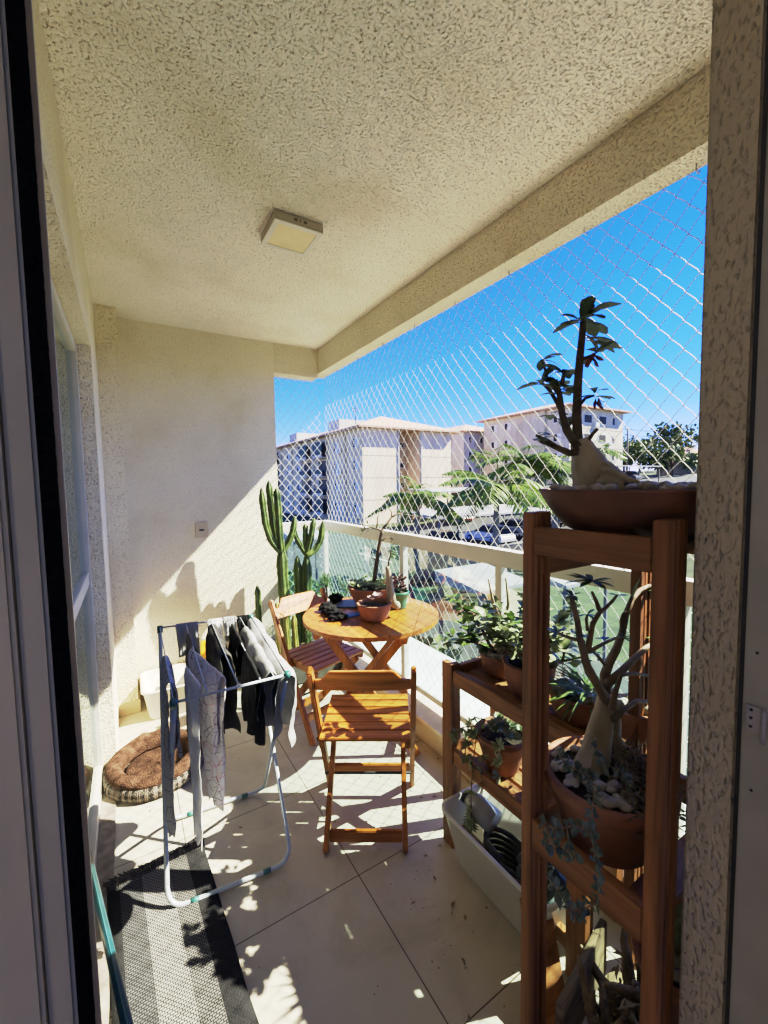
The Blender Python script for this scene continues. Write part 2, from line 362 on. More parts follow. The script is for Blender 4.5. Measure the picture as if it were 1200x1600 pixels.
# doorway the camera looks through: dark edge on the left, pillar and jamb on the right
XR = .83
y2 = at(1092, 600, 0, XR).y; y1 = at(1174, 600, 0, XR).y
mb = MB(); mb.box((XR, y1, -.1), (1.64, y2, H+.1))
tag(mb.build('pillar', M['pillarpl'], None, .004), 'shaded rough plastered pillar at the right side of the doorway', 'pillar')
J = thing('door_jamb', 'grey metal door jamb with a hinge, right of the plastered pillar', 'door jamb', (XR, y1-.06, 0))
XJ = XR-.006; yj = at(1181, 600, 0, XJ).y
mb = MB(); mb.box((XJ, yj-.07, -.02), (XR+.05, yj, H)); mb.box((XJ-.012, yj-.2, -.02), (XR+.05, yj-.0705, H))
mb.build('frame', M['frame_grey'], J, .002)
B('gap_shadow', M['black'], (XR-.002, yj+.0005, 0), (XR+.04, y1-.0005, H), J)  # black strip stands in for the shadow between jamb and pillar
hz = at(1180, 1122, 0, XJ); h0 = at(1166, 1122, 0, XJ).y
hg = MB(); hg.box((XJ-.004, h0-.020, hz.z-.022), (XJ-.0005, h0, hz.z+.020)); hg.tube([(XJ-.006, h0-.023, hz.z-.035), (XJ-.006, h0-.023, hz.z+.02)], .003, 10)
hinge = hg.build('hinge', noisy('painted hinge', (.34, .32, .33), (.40, .38, .39), 9, .45), J, .0008)
for k in (-.014, 0, .013):
    mb = MB(); mb.tube([(XJ-.0041, h0-.007, hz.z+k), (XJ-.0052, h0-.007, hz.z+k)], .0022, 12); mb.build('screw', M['black'], hinge)
for z in (hz.z+.105, hz.z-.12):
    mb = MB(); mb.tube([(XJ-.0006, h0-.010, z), (XJ+.001, h0-.010, z)], .0022, 12); mb.build('screw_hole', M['black'], J)
D = thing('door_leaf', 'dark grey door leaf edge with black brush seal at the left edge', 'door', (-.2, .26, 0))
YL = .27
a = at(66, 800, 1, YL).x; b = at(94, 800, 1, YL+.018).x
mb = MB(); mb.box((-.62, YL, -.02), (a-.014, YL+.03, H)); mb.box((a-.0135, YL+.004, -.02), (a-.001, YL+.03, H))
mb.build('frame', M['frame_grey'], D, .002)
mb = MB(); n = 900; vs = []; fs = []
for i in range(n+1):
    z = H*i/n; j = rnd(-.00012, .00015)
    vs += [(a, YL-.002, z), (b+j, YL+.002, z), (b+j, YL+.018, z), (a, YL+.022, z)]
for i in range(n):
    for k in range(3): fs.append((4*i+k, 4*i+k+1, 4*i+k+5, 4*i+k+4))
mb.add(vs, fs); mb.build('brush_seal', M['brush'], D)
B('edge_profile', M['lampbody'], (b-.006, YL+.0225, -.02), (b+.0022, YL+.026, H), D)

# curb, sill, slab edge
C_ = thing('curb', 'low cream curb with pale stone sill under the glass railing', 'curb', (1.45, 2, 0))
mb = MB(); mb.hexa([(1.397, .34, -.12), (1.53, .34, -.12), (1.53, 3.49, -.12), (1.397, 3.49, -.12), (1.397, .34, .118), (1.53, .34, .16), (1.53, 3.49, .16), (1.397, 3.49, .118)])
mb.box((1.052, 3.395, -.12), (1.395, 3.49, .13))
mb.build('curb_body', M['curb'], C_)
mb = MB(); mb.hexa([(1.387, .345, .119), (1.528, .345, .162), (1.528, 3.488, .162), (1.387, 3.488, .119), (1.387, .345, .137), (1.528, .345, .182), (1.528, 3.488, .182), (1.387, 3.488, .137)])
mb.build('sill', M['sill'], C_)
o = B('slab_ledge', M['slab'], (1.545, .3, -.15), (2.2, 4.35, .06)); tag(o, 'sunlit pale slab ledge outside the long glass railing', 'ledge')
o = B('slab_ledge', M['slab'], (.9, 3.505, -.15), (1.54, 4.35, .055)); tag(o, 'pale slab ledge past the end wall corner', 'ledge')

# ------------------------------------------------------------------ railing
R_ = thing('balcony_railing', 'cream metal and green glass railing along the open sides', 'railing', (1.5, 2, .19))
ZT = 1.182
def rail_bar(lo, hi, nm, mt='rail', bev=.003): return B(nm, M[mt], lo, hi, R_, bev)
mb = MB(); mb.box((1.465, .345, ZT-.078), (1.525, 3.488, ZT)); mb.box((1.053, 3.43, ZT-.078), (1.463, 3.488, ZT-.001)); mb.build('top_rail', M['rail'], R_, .004)
mb = MB(); mb.box((1.478, .345, .205), (1.512, 3.475, .24)); mb.box((1.053, 3.443, .205), (1.476, 3.475, .24)); mb.build('bottom_rail', M['rail'], R_, .003)
posts = [.62, 1.38, 2.20, 3.455]
for y in posts: rail_bar((1.475, y-.02, .165), (1.515, y+.02, ZT-.079), 'post')
rail_bar((1.055, 3.44, .135), (1.085, 3.48, ZT-.079), 'post')
def quad(mb, a, b, c, d): mb.add([a, b, c, d], [(0, 1, 2, 3)])
ys = [.345]+posts
for i in range(len(ys)-1):
    mb = MB(); x = 1.497; y0, y1 = ys[i]+.021, ys[i+1]-.021; quad(mb, (x, y0, .241), (x, y1, .241), (x, y1, ZT-.079), (x, y0, ZT-.079)); mb.build('glass_panel', M['glass'], R_)
mb = MB(); quad(mb, (1.086, 3.46, .241), (1.474, 3.46, .241), (1.474, 3.46, ZT-.079), (1.086, 3.46, ZT-.079)); mb.build('glass_panel', M['glass'], R_)

# ------------------------------------------------------------------ safety net
def net(name, label, org, du, Lu, z0, z1, r=.00135):
    du = V(du); nm = V((du.y, -du.x, 0)); mb = MB()
    cw, ch = .0735, .088; cols = int(Lu/cw)+1; rows = int((z1-z0)/ch)+1
    ctl = []
    for fam in (1, -1):
        for k in range(-rows, cols+rows):
            pts = []
            for i in range(0, 2*rows+1):
                # strand steps half a cell sideways per half a cell down
                u = (k*cw + fam*i*cw/2); z = z1-.01-i*ch/2
                if u < -.001 or u > Lu+.001 or z < z0: 
                    if len(pts) > 1: break
                    pts = []; continue
                sag = .010*noise.noise(V((u*2.0, z*2.0, .3))); su = .008*noise.noise(V((u*3, z*3, 7.3)))
                p = V(org)+du*(u+su)+V((0, 0, z-org[2]))+nm*sag
                pts.append(p)
            if len(pts) < 2: continue
            fine = []
            for i in range(len(pts)-1):
                a, b = pts[i], pts[i+1]
                fine.append(a + V((0, 0, -.0045)))
                fine.append(a.lerp(b, .22)+du*(fam*-.001)); fine.append(a.lerp(b, .78)+du*(fam*.001))
            fine.append(pts[-1])
            mb.tube(fine, r, 4, False)
            for p in pts[::1]: ctl.append(p)
    # knots
    seen = set()
    for p in ctl:
        key = (round(p.x, 3), round(p.y, 3), round(p.z, 3))
        if key in seen: continue
        seen.add(key)
        q = p+V((0, 0, -.002)); k = .0030
        mb.add([q+V((0, 0, k)), q+du*k, q+nm*k*.8, q-du*k, q-nm*k*.8, q-V((0, 0, k))], [(0, 1, 2), (0, 2, 3), (0, 3, 4), (0, 4, 1), (5, 2, 1), (5, 3, 2), (5, 4, 3), (5, 1, 4)], True)
    # border cords
    mb.tube([V(org)+V((0, 0, z1-org[2]-.008)), V(org)+du*Lu+V((0, 0, z1-org[2]-.008))], .0022, 6)
    mb.tube([V(org)+V((0, 0, z0-org[2])), V(org)+V((0, 0, z1-org[2]-.008))], .0018, 6)
    t = thing(name, label, 'net', org); mb.build('mesh_cord', M['net'], t); return t
XN = 1.527
nt_ = net('safety_net', 'white diamond mesh safety net along the long open side', (1.535, .36, .09), (0, 1, 0), 3.14, .09, ZB+.012)
nt2 = net('safety_net', 'short white diamond mesh net panel beside the end wall', (1.056, 3.497, .09), (1, 0, 0), .475, .09, ZB-.03)
# ceiling side hooks for the net
for i, y in enumerate([.62, .98, 1.34, 1.70, 2.06, 2.42, 2.78, 3.14]):
    mb = MB(); x = 1.50
    mb.tube([(x, y, ZB+.003), (x, y, ZB-.012), (x+.006, y, ZB-.022), (x+.018, y, ZB-.022), (x+.022, y, ZB-.012)], .0025, 6)
    mb.build('hook', M['metal'], nt_)

# ------------------------------------------------------------------ ceiling lamp, outlet
c0 = at(430, 326, 2, H); c1 = at(512, 346, 2, H); c2 = at(421, 384, 2, H-.042); s_ = .215
cx, cy = c0.x+.105, c0.y+.105
L = thing('ceiling_lamp', 'square cream ceiling lamp with yellowed diffuser, switched off', 'lamp', (cx, cy, H))
hs = .108
B('body', M['lampbody'], (cx-hs, cy-hs, H-.036), (cx+hs, cy+hs, H-.0015), L, .003)
mb = MB(); z = H-.0375
mb.box((cx-hs, cy-hs, z-.004), (cx+hs, cy-hs+.022, z+.001)); mb.box((cx-hs, cy+hs-.022, z-.004), (cx+hs, cy+hs, z+.001)); mb.box((cx-hs, cy-hs+.0225, z-.004), (cx-hs+.022, cy+hs-.0225, z+.001)); mb.box((cx+hs-.022, cy-hs+.0225, z-.004), (cx+hs, cy+hs-.0225, z+.001))
mb.build('rim', M['lampframe'], L)
B('diffuser', M['diffuser'], (cx-hs+.0225, cy-hs+.0225, z-.002), (cx+hs-.0225, cy+hs-.0225, z+.0008), L)
mb = MB()
for dx in (-.025, -.020, -.015, 0, .018, .023, .028): mb.box((cx+dx, cy-hs-.0012, H-.024), (cx+dx+.0035, cy-hs+.001, H-.013))
mb.build('vent_slot', M['black'], L)
oc = at(315, 828, 1, YF)
L = thing('wall_outlet', 'small ivory outlet plate on the end wall', 'outlet', oc)
B('plate', M['outlet'], (oc.x-.043, YF-.010, oc.z-.058), (oc.x+.043, YF-.0005, oc.z+.058), L, .002)
mb = MB(); mb.tube([oc+V((-.016, -.0112, 0)), oc+V((.016, -.0112, 0))], .006, 8); mb.build('socket', M['black'], L)
# ================================================================== WOODEN FOLDING CHAIRS
def make_chair(label):
    t = thing('folding_chair', label, 'chair', (0, 0, 0), 'folding chairs at the wooden table')
    # outer frame: long posts from the front feet up to the back rest
    fy, ty, tz = .205, -.205, .775
    for s in (-1, 1):
        mb = MB(); x = s*.205
        mb.bar((x, fy, .001), (x, ty, tz), .022, .045); o = mb.build('back_post', M['orange_z'], t, .006)
    # inner frame: rear feet up to the seat front
    for s in (-1, 1):
        mb = MB(); x = s*.162
        mb.bar((x, -.195, .001), (x, .19, .405), .022, .042); mb.build('leg', M['orange_z'], t, .004)
    mb = MB(); mb.bar((-.15, -.157, .045), (.15, -.157, .045), .018, .05); mb.build('stretcher', M['orange_x'], t, .003)
    mb = MB(); mb.bar((-.193, .135, .131), (.193, .135, .131), .02, .045); mb.build('stretcher', M['orange_x'], t, .003)
    mb = MB(); mb.tube([(-.194, .005, .20), (.194, .005, .20)], .006, 8); mb.build('pivot_rod', M['black'], t)
    # back rest board with an ogee top edge
    n = 40; vs = []; fs = []; d = V((0, ty-fy, tz)).normalized(); nrm = V((0, d.z, -d.y))
    for i in range(n+1):
        u = -1+2*i/n; x = u*.193; a = abs(u)
        k = min(1, max(0, (a-.62)/.26)); k = k*k*(3-2*k)
        top = .775*(1-k)+.728*k - .004*a; bot = .668
        for z in (bot, top):
            f = z/tz; y = fy+(ty-fy)*f - .010*(1-u*u)
            vs += [V((x, y-.009, z)), V((x, y+.009, z))]
    for i in range(n):
        o = 4*i; p = o+4
        fs += [(o, p, p+2, o+2), (o+1, o+3, p+3, p+1), (o+2, p+2, p+3, o+3), (o, o+1, p+1, p)]
    fs += [(0, 2, 3, 1), (4*n, 4*n+1, 4*n+3, 4*n+2)]
    mb = MB(); mb.add(vs, fs); mb.build('backrest', M['orange_x'], t, .003)
    # seat: two side rails carrying six slats
    for s in (-1, 1): mb = MB(); mb.bar((s*.178, -.135, .42), (s*.178, .225, .42), .022, .03); mb.build('seat_rail', M['orange_y'], t, .003)
    mb = MB(); n = 6; y0, y1 = -.14, .232; w = (y1-y0)/n
    for i in range(n): mb.box((-.190, y0+i*w+.003, .436), (.190, y0+(i+1)*w-.003, .452))
    mb.build('seat', M['orange_x'], t, .003)
    return t
ch = make_chair('orange wooden folding chair nearest the camera, its back turned, slatted seat in dappled sun')
ch.location = (.858, 1.575, 0); ch.rotation_euler = (0, 0, radians(-33))
c2 = copy_tree(ch)
c2.location = (.985, 2.44, 0); c2.rotation_euler = (0, 0, radians(180+15))
c2['label'] = 'orange wooden folding chair in the corner between clothes airer and cactus, sunlit backrest'

# ================================================================== TABLE
TC = V((1.205, 2.13, 0)); TZ = .73; TR = .40
T = thing('folding_table', 'round orange wooden folding table with slatted top by the railing', 'table', TC)
ang = radians(-42); U = V((cos(ang), sin(ang), 0)); Vv = V((-sin(ang), cos(ang), 0))
mb = MB(); n = 7
for i in range(n):
    a0 = -TR+2*TR*i/n+.0015; a1 = -TR+2*TR*(i+1)/n-.0015; pts = []
    m_ = 14
    for j in range(m_+1):
        yv = a0+(a1-a0)*j/m_; pts.append((sqrt(max(0, TR*TR-yv*yv)), yv))
    for j in range(m_, -1, -1):
        yv = a0+(a1-a0)*j/m_; pts.append((-sqrt(max(0, TR*TR-yv*yv)), yv))
    k = len(pts); vs = [TC+Vv*p[0]+U*p[1]+V((0, 0, TZ-.024)) for p in pts]+[TC+Vv*p[0]+U*p[1]+V((0, 0, TZ)) for p in pts]
    fs = [tuple(range(k)), tuple(range(2*k-1, k-1, -1))]+[(j, j+k, (j+1) % k+k, (j+1) % k) for j in range(k)]
    mb.add(vs, fs)
def recalc(o):
    bm = bmesh.new(); bm.from_mesh(o.data); bmesh.ops.recalc_face_normals(bm, faces=bm.faces[:]); bm.to_mesh(o.data); bm.free(); return o
recalc(mb.build('tabletop', M['orange_y'], T))
for s in (-.24, .24):
    mb = MB(); mb.bar(TC+Vv*-.30+U*s+V((0, 0, TZ-.044)), TC+Vv*.30+U*s+V((0, 0, TZ-.044)), .03, .038); mb.build('batten', M['orange_x'], T, .003)
for s, off in ((1, .19), (-1, .155)):
    for v in (-1, 1):
        mb = MB(); mb.bar(TC+U*(-.25*s)+Vv*(v*off)+V((0, 0, TZ-.03)), TC+U*(.29*s)+Vv*(v*off)+V((0, 0, .001)), .022, .048); mb.build('leg', M['orange_z'], T, .004)
    p = TC+U*(.22*s)+V((0, 0, .09)); mb = MB(); mb.bar(p-Vv*(off-.012), p+Vv*(off-.012), .02, .045); mb.build('stretcher', M['orange_x'], T, .003)
    
# ================================================================== POTS AND PLANTS
def pot_profile(r0, r1, h, rim=.02, t=.012, lipo=.008):
    return [(r0*.96, 0), (r0, .004), (r0+(r1-r0)*.5, h*.45), (r1, h-rim), (r1+lipo, h-rim+.002), (r1+lipo+.001, h-.004), (r1+lipo-.003, h), (r1-t+.004, h), (r1-t, h-.006), (r1-t-.004, h-.03)]
def bowl_profile(r0, r1, h, t=.014, bulge=.5):
    pr = [(r0*.96, 0), (r0, .003)]
    for i in range(1, 9):
        f = i/8; pr.append((r0+(r1-r0)*(f**bulge), .003+(h-.01)*f))
    pr += [(r1+.004, h-.002), (r1, h), (r1-t, h-.001), (r1-t-.003, h-.025)]
    return pr
def fill(root, c, r, z, mat='soil'):
    mb = MB(); n = 28; vs = [V((c[0], c[1], z+.01))]; 
    rings = 6
    for k in range(1, rings+1):
        for j in range(n):
            t = 2*pi*j/n; q = r*k/rings
            vs.append(V((c[0]+q*cos(t), c[1]+q*sin(t), z+.008*(1-k/rings)+.008*noise.noise(V((q*30*cos(t), q*30*sin(t), c[0]*9))))))
    fs = [(0, 1+j, 1+(j+1) % n) for j in range(n)]
    for k in range(rings-1):
        for j in range(n): fs.append((1+k*n+j, 1+(k+1)*n+j, 1+(k+1)*n+(j+1) % n, 1+k*n+(j+1) % n))
    mb.add(vs, fs, True); return mb.build('soil', M[mat], root)
def gravel(root, c, r0, r1, z, n, size=(.012, .024), a0=0, a1=2*pi):
    mb = MB()
    for i in range(n):
        t = rnd(a0, a1); q = sqrt(rnd(r0*r0, r1*r1)); s = rnd(*size)
        mb.blob((c[0]+q*cos(t), c[1]+q*sin(t), z+s*.3+rnd(0, .008)), (s*rnd(.8, 1.3), s*rnd(.7, 1.1), s*rnd(.5, .8)), 2, .35, 2.2, i+random.random()*9)
    return mb.build('gravel', M['pebble'], root)
def wander(p, d, L, n, wig, up=0):
    p = V(p); d = V(d).normalized(); out = [p.copy()]
    for i in range(n):
        d = (d+V((rnd(-wig, wig), rnd(-wig, wig), rnd(-wig, wig)+up))).normalized(); p = p+d*(L/n); out.append(p.copy())
    return out
def taper(a, b, n): return [a+(b-a)*i/(n-1) for i in range(n)]
def rosette(mb, c, n, L, W, up=.5, curl=.15, tip=.35, axis=(0, 0, 1)):
    ax = V(axis).normalized(); a = ax.orthogonal().normalized(); b = ax.cross(a)
    for i in range(n):
        t = 2.4*i; e = up*(.35+.65*rnd(.6, 1.2))
        d = (a*cos(t)+b*sin(t))*cos(e)+ax*sin(e)
        mb.leaf(V(c)+d*.003, d, L*rnd(.75, 1.1), W*rnd(.8, 1.1), ax, curl, tip)

# ---- bowl with the thick-stemmed desert rose on top of the tall stand
pc = V((.995, .515, 0)); zr = 1.475
# exact rim height from the sight line of the front left rim
TOPZ = 1.378
root = thing('potted_plant', 'desert rose with swollen grey trunk in the wide dark bowl topping the stand', 'potted plant', (pc.x, pc.y, TOPZ))
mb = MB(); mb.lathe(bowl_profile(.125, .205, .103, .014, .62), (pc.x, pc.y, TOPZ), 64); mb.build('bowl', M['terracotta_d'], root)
fill(root, pc, .189, TOPZ+.092)
gravel(root, pc, .05, .18, TOPZ+.094, 60, (.010, .020))
def q(x, y, dy=0): return at(x, y, 0, .97+dy)
mb = MB()
mb.tube([q(935, 790), q(930, 768), q(928, 748), q(918, 722), q(912, 705), q(906, 690)], [.056, .056, .050, .040, .030, .024], 14)
mb.tube([q(925, 745), q(945, 742, -.01), q(968, 752, -.012), q(990, 766, -.012)], [.036, .034, .022, .010], 10)
for k, (xs, ys, dy) in enumerate([((938, 955, 968, 985, 1010), (740, 737, 745, 752, 756), -.03), ((940, 960, 982, 1003, 1030), (735, 740, 750, 757, 757), -.045), ((940, 952, 962, 972, 978), (750, 748, 752, 760, 770), -.05), ((935, 948, 955, 958), (755, 752, 760, 775), -.055)]):
    mb.tube([q(x, y, dy) for x, y in zip(xs, ys)], taper(.011, .004, len(xs)), 8)
cx_ = mb.build('trunk', M['caudex'], root)
md = cx_.modifiers.new('rm', 'REMESH'); md.mode = 'VOXEL'; md.voxel_size = .0035; md.use_smooth_shade = True
mb = MB()
br = [((912, 903, 901, 903, 906, 910, 911), (706, 690, 650, 600, 560, 520, 502), 0, .0135, .007),
      ((906, 897, 885, 878, 874, 870), (700, 690, 672, 645, 615, 600), -.02, .012, .006),
      ((905, 890, 872, 858, 846), (706, 708, 700, 694, 690), -.03, .010, .005),
      ((868, 858, 850, 842, 838), (697, 690, 686, 683, 680), -.03, .006, .003),
      ((876, 868, 860, 852, 846), (640, 625, 612, 603, 598), -.02, .006, .0035),
      ((870, 862, 855, 851, 846), (612, 600, 590, 575, 562), -.02, .005, .003),
      ((904, 906, 915, 928), (640, 632, 622, 618), .0, .006, .003),
      ((915, 918, 926, 934), (700, 690, 678, 670), .0, .006, .004),
      ((908, 914, 924, 930), (560, 560, 556, 552), .0, .006, .003),
      ((886, 895, 902), (668, 655, 645), .03, .006, .003),
      ((878, 880, 882), (600, 590, 580), -.02, .006, .004)]
for xs, ys, dy, r0, r1 in br: mb.tube([q(x, y, dy) for x, y in zip(xs, ys)], taper(r0, r1, len(xs)), 8)
mb.build('branch', M['bark'], root)
mb = MB()
tips = [(911, 500, 0, 13, .058), (846, 562, -.02, 4, .04), (868, 600, -.02, 8, .05), (846, 598, -.02, 6, .05), (874, 612, -.02, 7, .045), (838, 680, -.03, 4, .035), (846, 690, -.03, 5, .042), (928, 618, 0, 5, .035), (930, 552, 0, 6, .04), (880, 580, -.02, 6, .045), (872, 655, -.02, 5, .045), (862, 650, -.02, 4, .04)]
for x, y, dy, n, L in tips:
    for i in range(n):
        t = rnd(0, 2*pi); d = V((cos(t), sin(t)*.8, rnd(-.2, .75)))
        mb.leaf(q(x+rnd(-2, 2), y+rnd(-4, 6), dy), d, 1.25*L*rnd(.7, 1.1), L*.5, (0, 0, 1), rnd(.2, .6), .6, k=6)
# the two long leaves bending right at the top
for (x, y, dx, dz, L) in [(914, 528, 1, .12, .085), (916, 532, 1, .02, .07), (912, 522, .7, -.3, .05), (905, 500, -.5, .4, .045), (898, 505, -.7, -.1, .045)]:
    mb.leaf(q(x, y), (dx*.85, -dx*.5, dz), L, L*.30, (0, 0, 1), .45, .5, k=6)
mb.build('foliage', M['leafdark'], root)
mb = MB()
FM = noisy('dry red flower', (.14, .03, .02), (.30, .09, .05), 40, .8)
for (x0, y0) in [(927, 556), (933, 622)]:
    mb = MB()
    for i in range(7): mb.leaf(q(x0, y0)+rdir()*.004, (rnd(-.5, .6), rnd(-.4, .4), -rnd(.3, 1)), .028, .013, (0, 1, 0), .2)
    mb.build('dry_flower', FM, root)

# ================================================================== THE TALL STAND
XA = .80
TS = thing('plant_stand', 'tall stained pine plant stand in front, carrying the dark bowl', 'plant stand', (1.05, .52, 0))
def post(x, y, z0, z1, root, w=.066, d=.030):
    mb = MB()
    # grooved board: stacked laths
    for a, b, q_ in ((0, .30, 0), (.302, .40, .012), (.402, .62, .002), (.622, .72, .012), (.722, 1, 0)):
        mb.box((x+w*a, y+q_, z0), (x+w*b, y+d, z1))
    return mb.build('post', M['pine_z'], root, .002)
ZTOP = 1.427
post(XA, .640, .001, ZTOP, TS); post(XA, .352, .001, ZTOP, TS); post(1.225, .610, .001, 1.36, TS); post(1.225, .365, .001, 1.36, TS)
def board(a, b, w, t, root, nm, mt, up=(0, 0, 1), bev=.002):
    mb = MB(); mb.bar(a, b, w, t, up); return mb.build(nm, M[mt], root, bev)
board((XA+.012, .383, 1.362), (XA+.012, .639, 1.362), .024, .064, TS, 'top_board', 'pine_y')
board((1.225+.05, .397, 1.330), (1.225+.05, .609, 1.330), .024, .060, TS, 'top_board', 'pine_y')
for y in (.40, .47, .54, .61): board((XA+.026, y, 1.366), (1.262, y, 1.366), .055, .018, TS, 'shelf_slat', 'pine_x')
board((XA+.013, .383, .64), (XA+.013, .639, .64), .024, .075, TS, 'lower_board', 'pine_y')
board((1.275, .397, .64), (1.275, .609, .64), .024, .07, TS, 'lower_board', 'pine_y')
for y in (.42, .60): board((XA+.027, y, .60), (1.262, y, .60), .07, .02, TS, 'shelf_slat', 'pine_x')
board((XA+.03, .668, .62), (1.24, .668, .62), .022, .06, TS, 'side_board', 'pine_x')
board((XA+.03, .655, 1.30), (1.24, .655, 1.30), .022, .05, TS, 'side_board', 'pine_x')
# ================================================================== THE LOW SHELF
LS = thing('plant_shelf', 'low stained pine plant shelf along the railing with two levels of pots', 'plant shelf', (1.2, .98, 0))
def lpost(x, y, z1): 
    mb = MB(); mb.box((x, y, .001), (x+.028, y+.062, z1)); mb.box((x+.0285, y+.004, .001), (x+.05, y+.03, z1-.002)); return mb.build('post', M['pine_z'], LS, .002)
lpost(1.062, 1.235, .775); lpost(1.062, .66, .44); lpost(1.335, 1.235, .70); lpost(1.335, .72, .70)
for z, nm in ((.725, 'upper'), (.395, 'lower')):
    board((1.078, .70, z), (1.078, 1.233, z), .024, .058, LS, 'shelf_board', 'pine_y')
    board((1.325, .70, z), (1.325, 1.233, z), .024, .058, LS, 'shelf_board', 'pine_y')
    for x in (1.125, 1.20, 1.275): board((x, .70, z-.012), (x, 1.29, z-.012), .062, .016, LS, 'shelf_slat', 'pine_y')
    board((1.092, 1.265, z), (1.333, 1.265, z), .022, .055, LS, 'end_board', 'pine_x')
board((1.078, .69, .10), (1.078, 1.233, .10), .024, .05, LS, 'shelf_board', 'pine_y')

# ---- big pot on the tall stand's lower shelf
pc = V((.975, .555, 0)); z0 = .612
root = thing('potted_plant', 'branching desert rose in a big clay pot with white stones on the tall stand', 'potted plant', (pc.x, pc.y, z0))
mb = MB(); mb.lathe(pot_profile(.095, .142, .17, .028), (pc.x, pc.y, z0), 56); mb.build('pot', M['terracotta'], root)
PZ = z0+.155
fill(root, pc, .125, PZ)
gravel(root, pc, .055, .118, PZ+.008, 34, (.010, .020), radians(105), radians(245))
gravel(root, pc, .07, .115, PZ+.008, 9, (.010, .018), radians(10), radians(80))
by = pc.y+.03
def q(x, y, dy=0): return at(x, y, 1, by+dy)
mb = MB()
mb.tube([q(920, 1205, .01), q(930, 1180, .01), q(938, 1140, .01), q(944, 1110, .01), q(946, 1085, .01)], [.040, .036, .030, .024, .019], 14)
mb.tube([q(945, 1195, .02), q(955, 1165, .02), q(958, 1130, .02), q(955, 1100, .02), q(952, 1078, .02)], [.026, .022, .021, .019, .014], 12)
mb.tube([q(975, 1180, -.01), q(965, 1165, 0), q(958, 1145, .01)], [.02, .02, .014], 10)
mb.tube([q(908, 1205, -.02), q(915, 1180, -.01), q(925, 1150, 0)], [.018, .016, .012], 10)
o = mb.build('trunk', M['caudex'], root); md = o.modifiers.new('rm', 'REMESH'); md.mode = 'VOXEL'; md.voxel_size = .0035; md.use_smooth_shade = True
mb = MB()
brs = [((946, 935, 920, 912, 906, 902, 896, 893), (1090, 1072, 1050, 1020, 998, 970, 945, 932), .01, .012, .005),
       ((946, 928, 915, 910, 905), (1095, 1060, 1035, 1010, 995), -.01, .011, .007),
       ((946, 945, 952, 963, 972, 978, 988, 1000, 1015, 1030), (1085, 1055, 1035, 1015, 990, 960, 935, 922, 915, 925), .02, .014, .004),
       ((972, 971, 974, 980), (985, 970, 960, 955), .02, .006, .004),
       ((950, 970, 990, 1010, 1032), (1068, 1050, 1030, 1012, 1000), .0, .011, .006),
       ((918, 922, 926, 936, 946, 958, 964), (1020, 995, 975, 958, 950, 938, 930), .0, .008, .003),
       ((936, 931, 925), (952, 938, 925), .0, .006, .003),
       ((912, 895, 878, 870), (1003, 998, 992, 988), .01, .005, .003),
       ((920, 935, 950, 962, 970), (1018, 1010, 1002, 997, 995), .01, .005, .003),
       ((945, 938, 933, 928), (1038, 1030, 1024, 1020), .0, .005, .003),
       ((955, 962, 970, 990, 1025), (1110, 1080, 1055, 1052, 1058), -.02, .008, .003),
       ((958, 975, 995, 1026), (1125, 1108, 1095, 1098), -.02, .009, .004),
       ((918, 916, 918), (985, 968, 960), .0, .004, .003)]
for xs, ys, dy, r0, r1 in brs: mb.tube([q(x, y, dy) for x, y in zip(xs, ys)], taper(r0, r1, len(xs)), 8)
mb.build('branch', M['barklight'], root)
mb = MB()
for x, y, n, L in [(925, 908, 22, .06), (893, 930, 12, .035), (964, 930, 9, .03), (1000, 885, 9, .05), (970, 995, 5, .03), (870, 988, 8, .035), (928, 1020, 6, .03), (945, 1000, 6, .03), (905, 995, 6, .03), (1030, 925, 8, .04), (918, 960, 6, .03), (1030, 1000, 7, .04)]:
    for i in range(n):
        t = rnd(0, 2*pi); mb.leaf(q(x, y, 0), (cos(t), sin(t), rnd(-.1, .6)), L*rnd(.6, 1.1), L*.27, (0, 0, 1), .2, .2)
mb.leaf(q(988, 935, .01), (.25, -.1, 1), .060, .018, (0, 1, 0), .1, .0); mb.leaf(q(938, 905), (.9, -.3, .0), .04, .012)
mb.build('foliage', M['leaf'], root)
def trail(mb, ml, pts, n=26, L=.012, r=.0015):
    """hanging stem strung with small fat leaves"""
    pts = [V(p) for p in pts]; mb.tube(pts, r, 5); segs = [(pts[i+1]-pts[i]).length for i in range(len(pts)-1)]; T_ = sum(segs)
    for i in range(n):
        s = T_*(i+.5)/n; k = 0
        while k < len(segs)-1 and s > segs[k]: s -= segs[k]; k += 1
        p = pts[k].lerp(pts[k+1], s/segs[k]); d = (pts[k+1]-pts[k]).normalized()
        if i % 5 == 4: continue
        for sgn in (-1, 1):
            dd = (d*.5+d.orthogonal()*sgn*.8+rdir()*.7).normalized(); k = rnd(.7, 1.25); ml.leaf(p, dd, L*1.25*k, L*.75*k, rdir(), rnd(-.2, .4), .5, .35, 3)
mb = MB(); ml = MB()
Q = lambda x, y, xx: at(x, y, 0, xx)
trail(mb, ml, [q(925, 1160, -.12), q(935, 1180, -.13), q(945, 1200, -.14)], 10, .014)
trail(mb, ml, [q(870, 1175, -.05), q(885, 1195, -.08), q(905, 1205, -.1), q(930, 1220, -.13)], 20, .014)
trail(mb, ml, [q(930, 1225, -.15), q(925, 1270, -.17), q(925, 1310, -.17), q(932, 1345, -.18), q(938, 1385, -.18), q(930, 1410, -.18), q(905, 1425, -.18), q(890, 1420, -.18), q(870, 1390, -.18), q(855, 1370, -.18)], 60, .013)
trail(mb, ml, [q(925, 1300, -.17), q(895, 1290, -.18), q(870, 1295, -.18), q(845, 1288, -.18)], 18, .012)
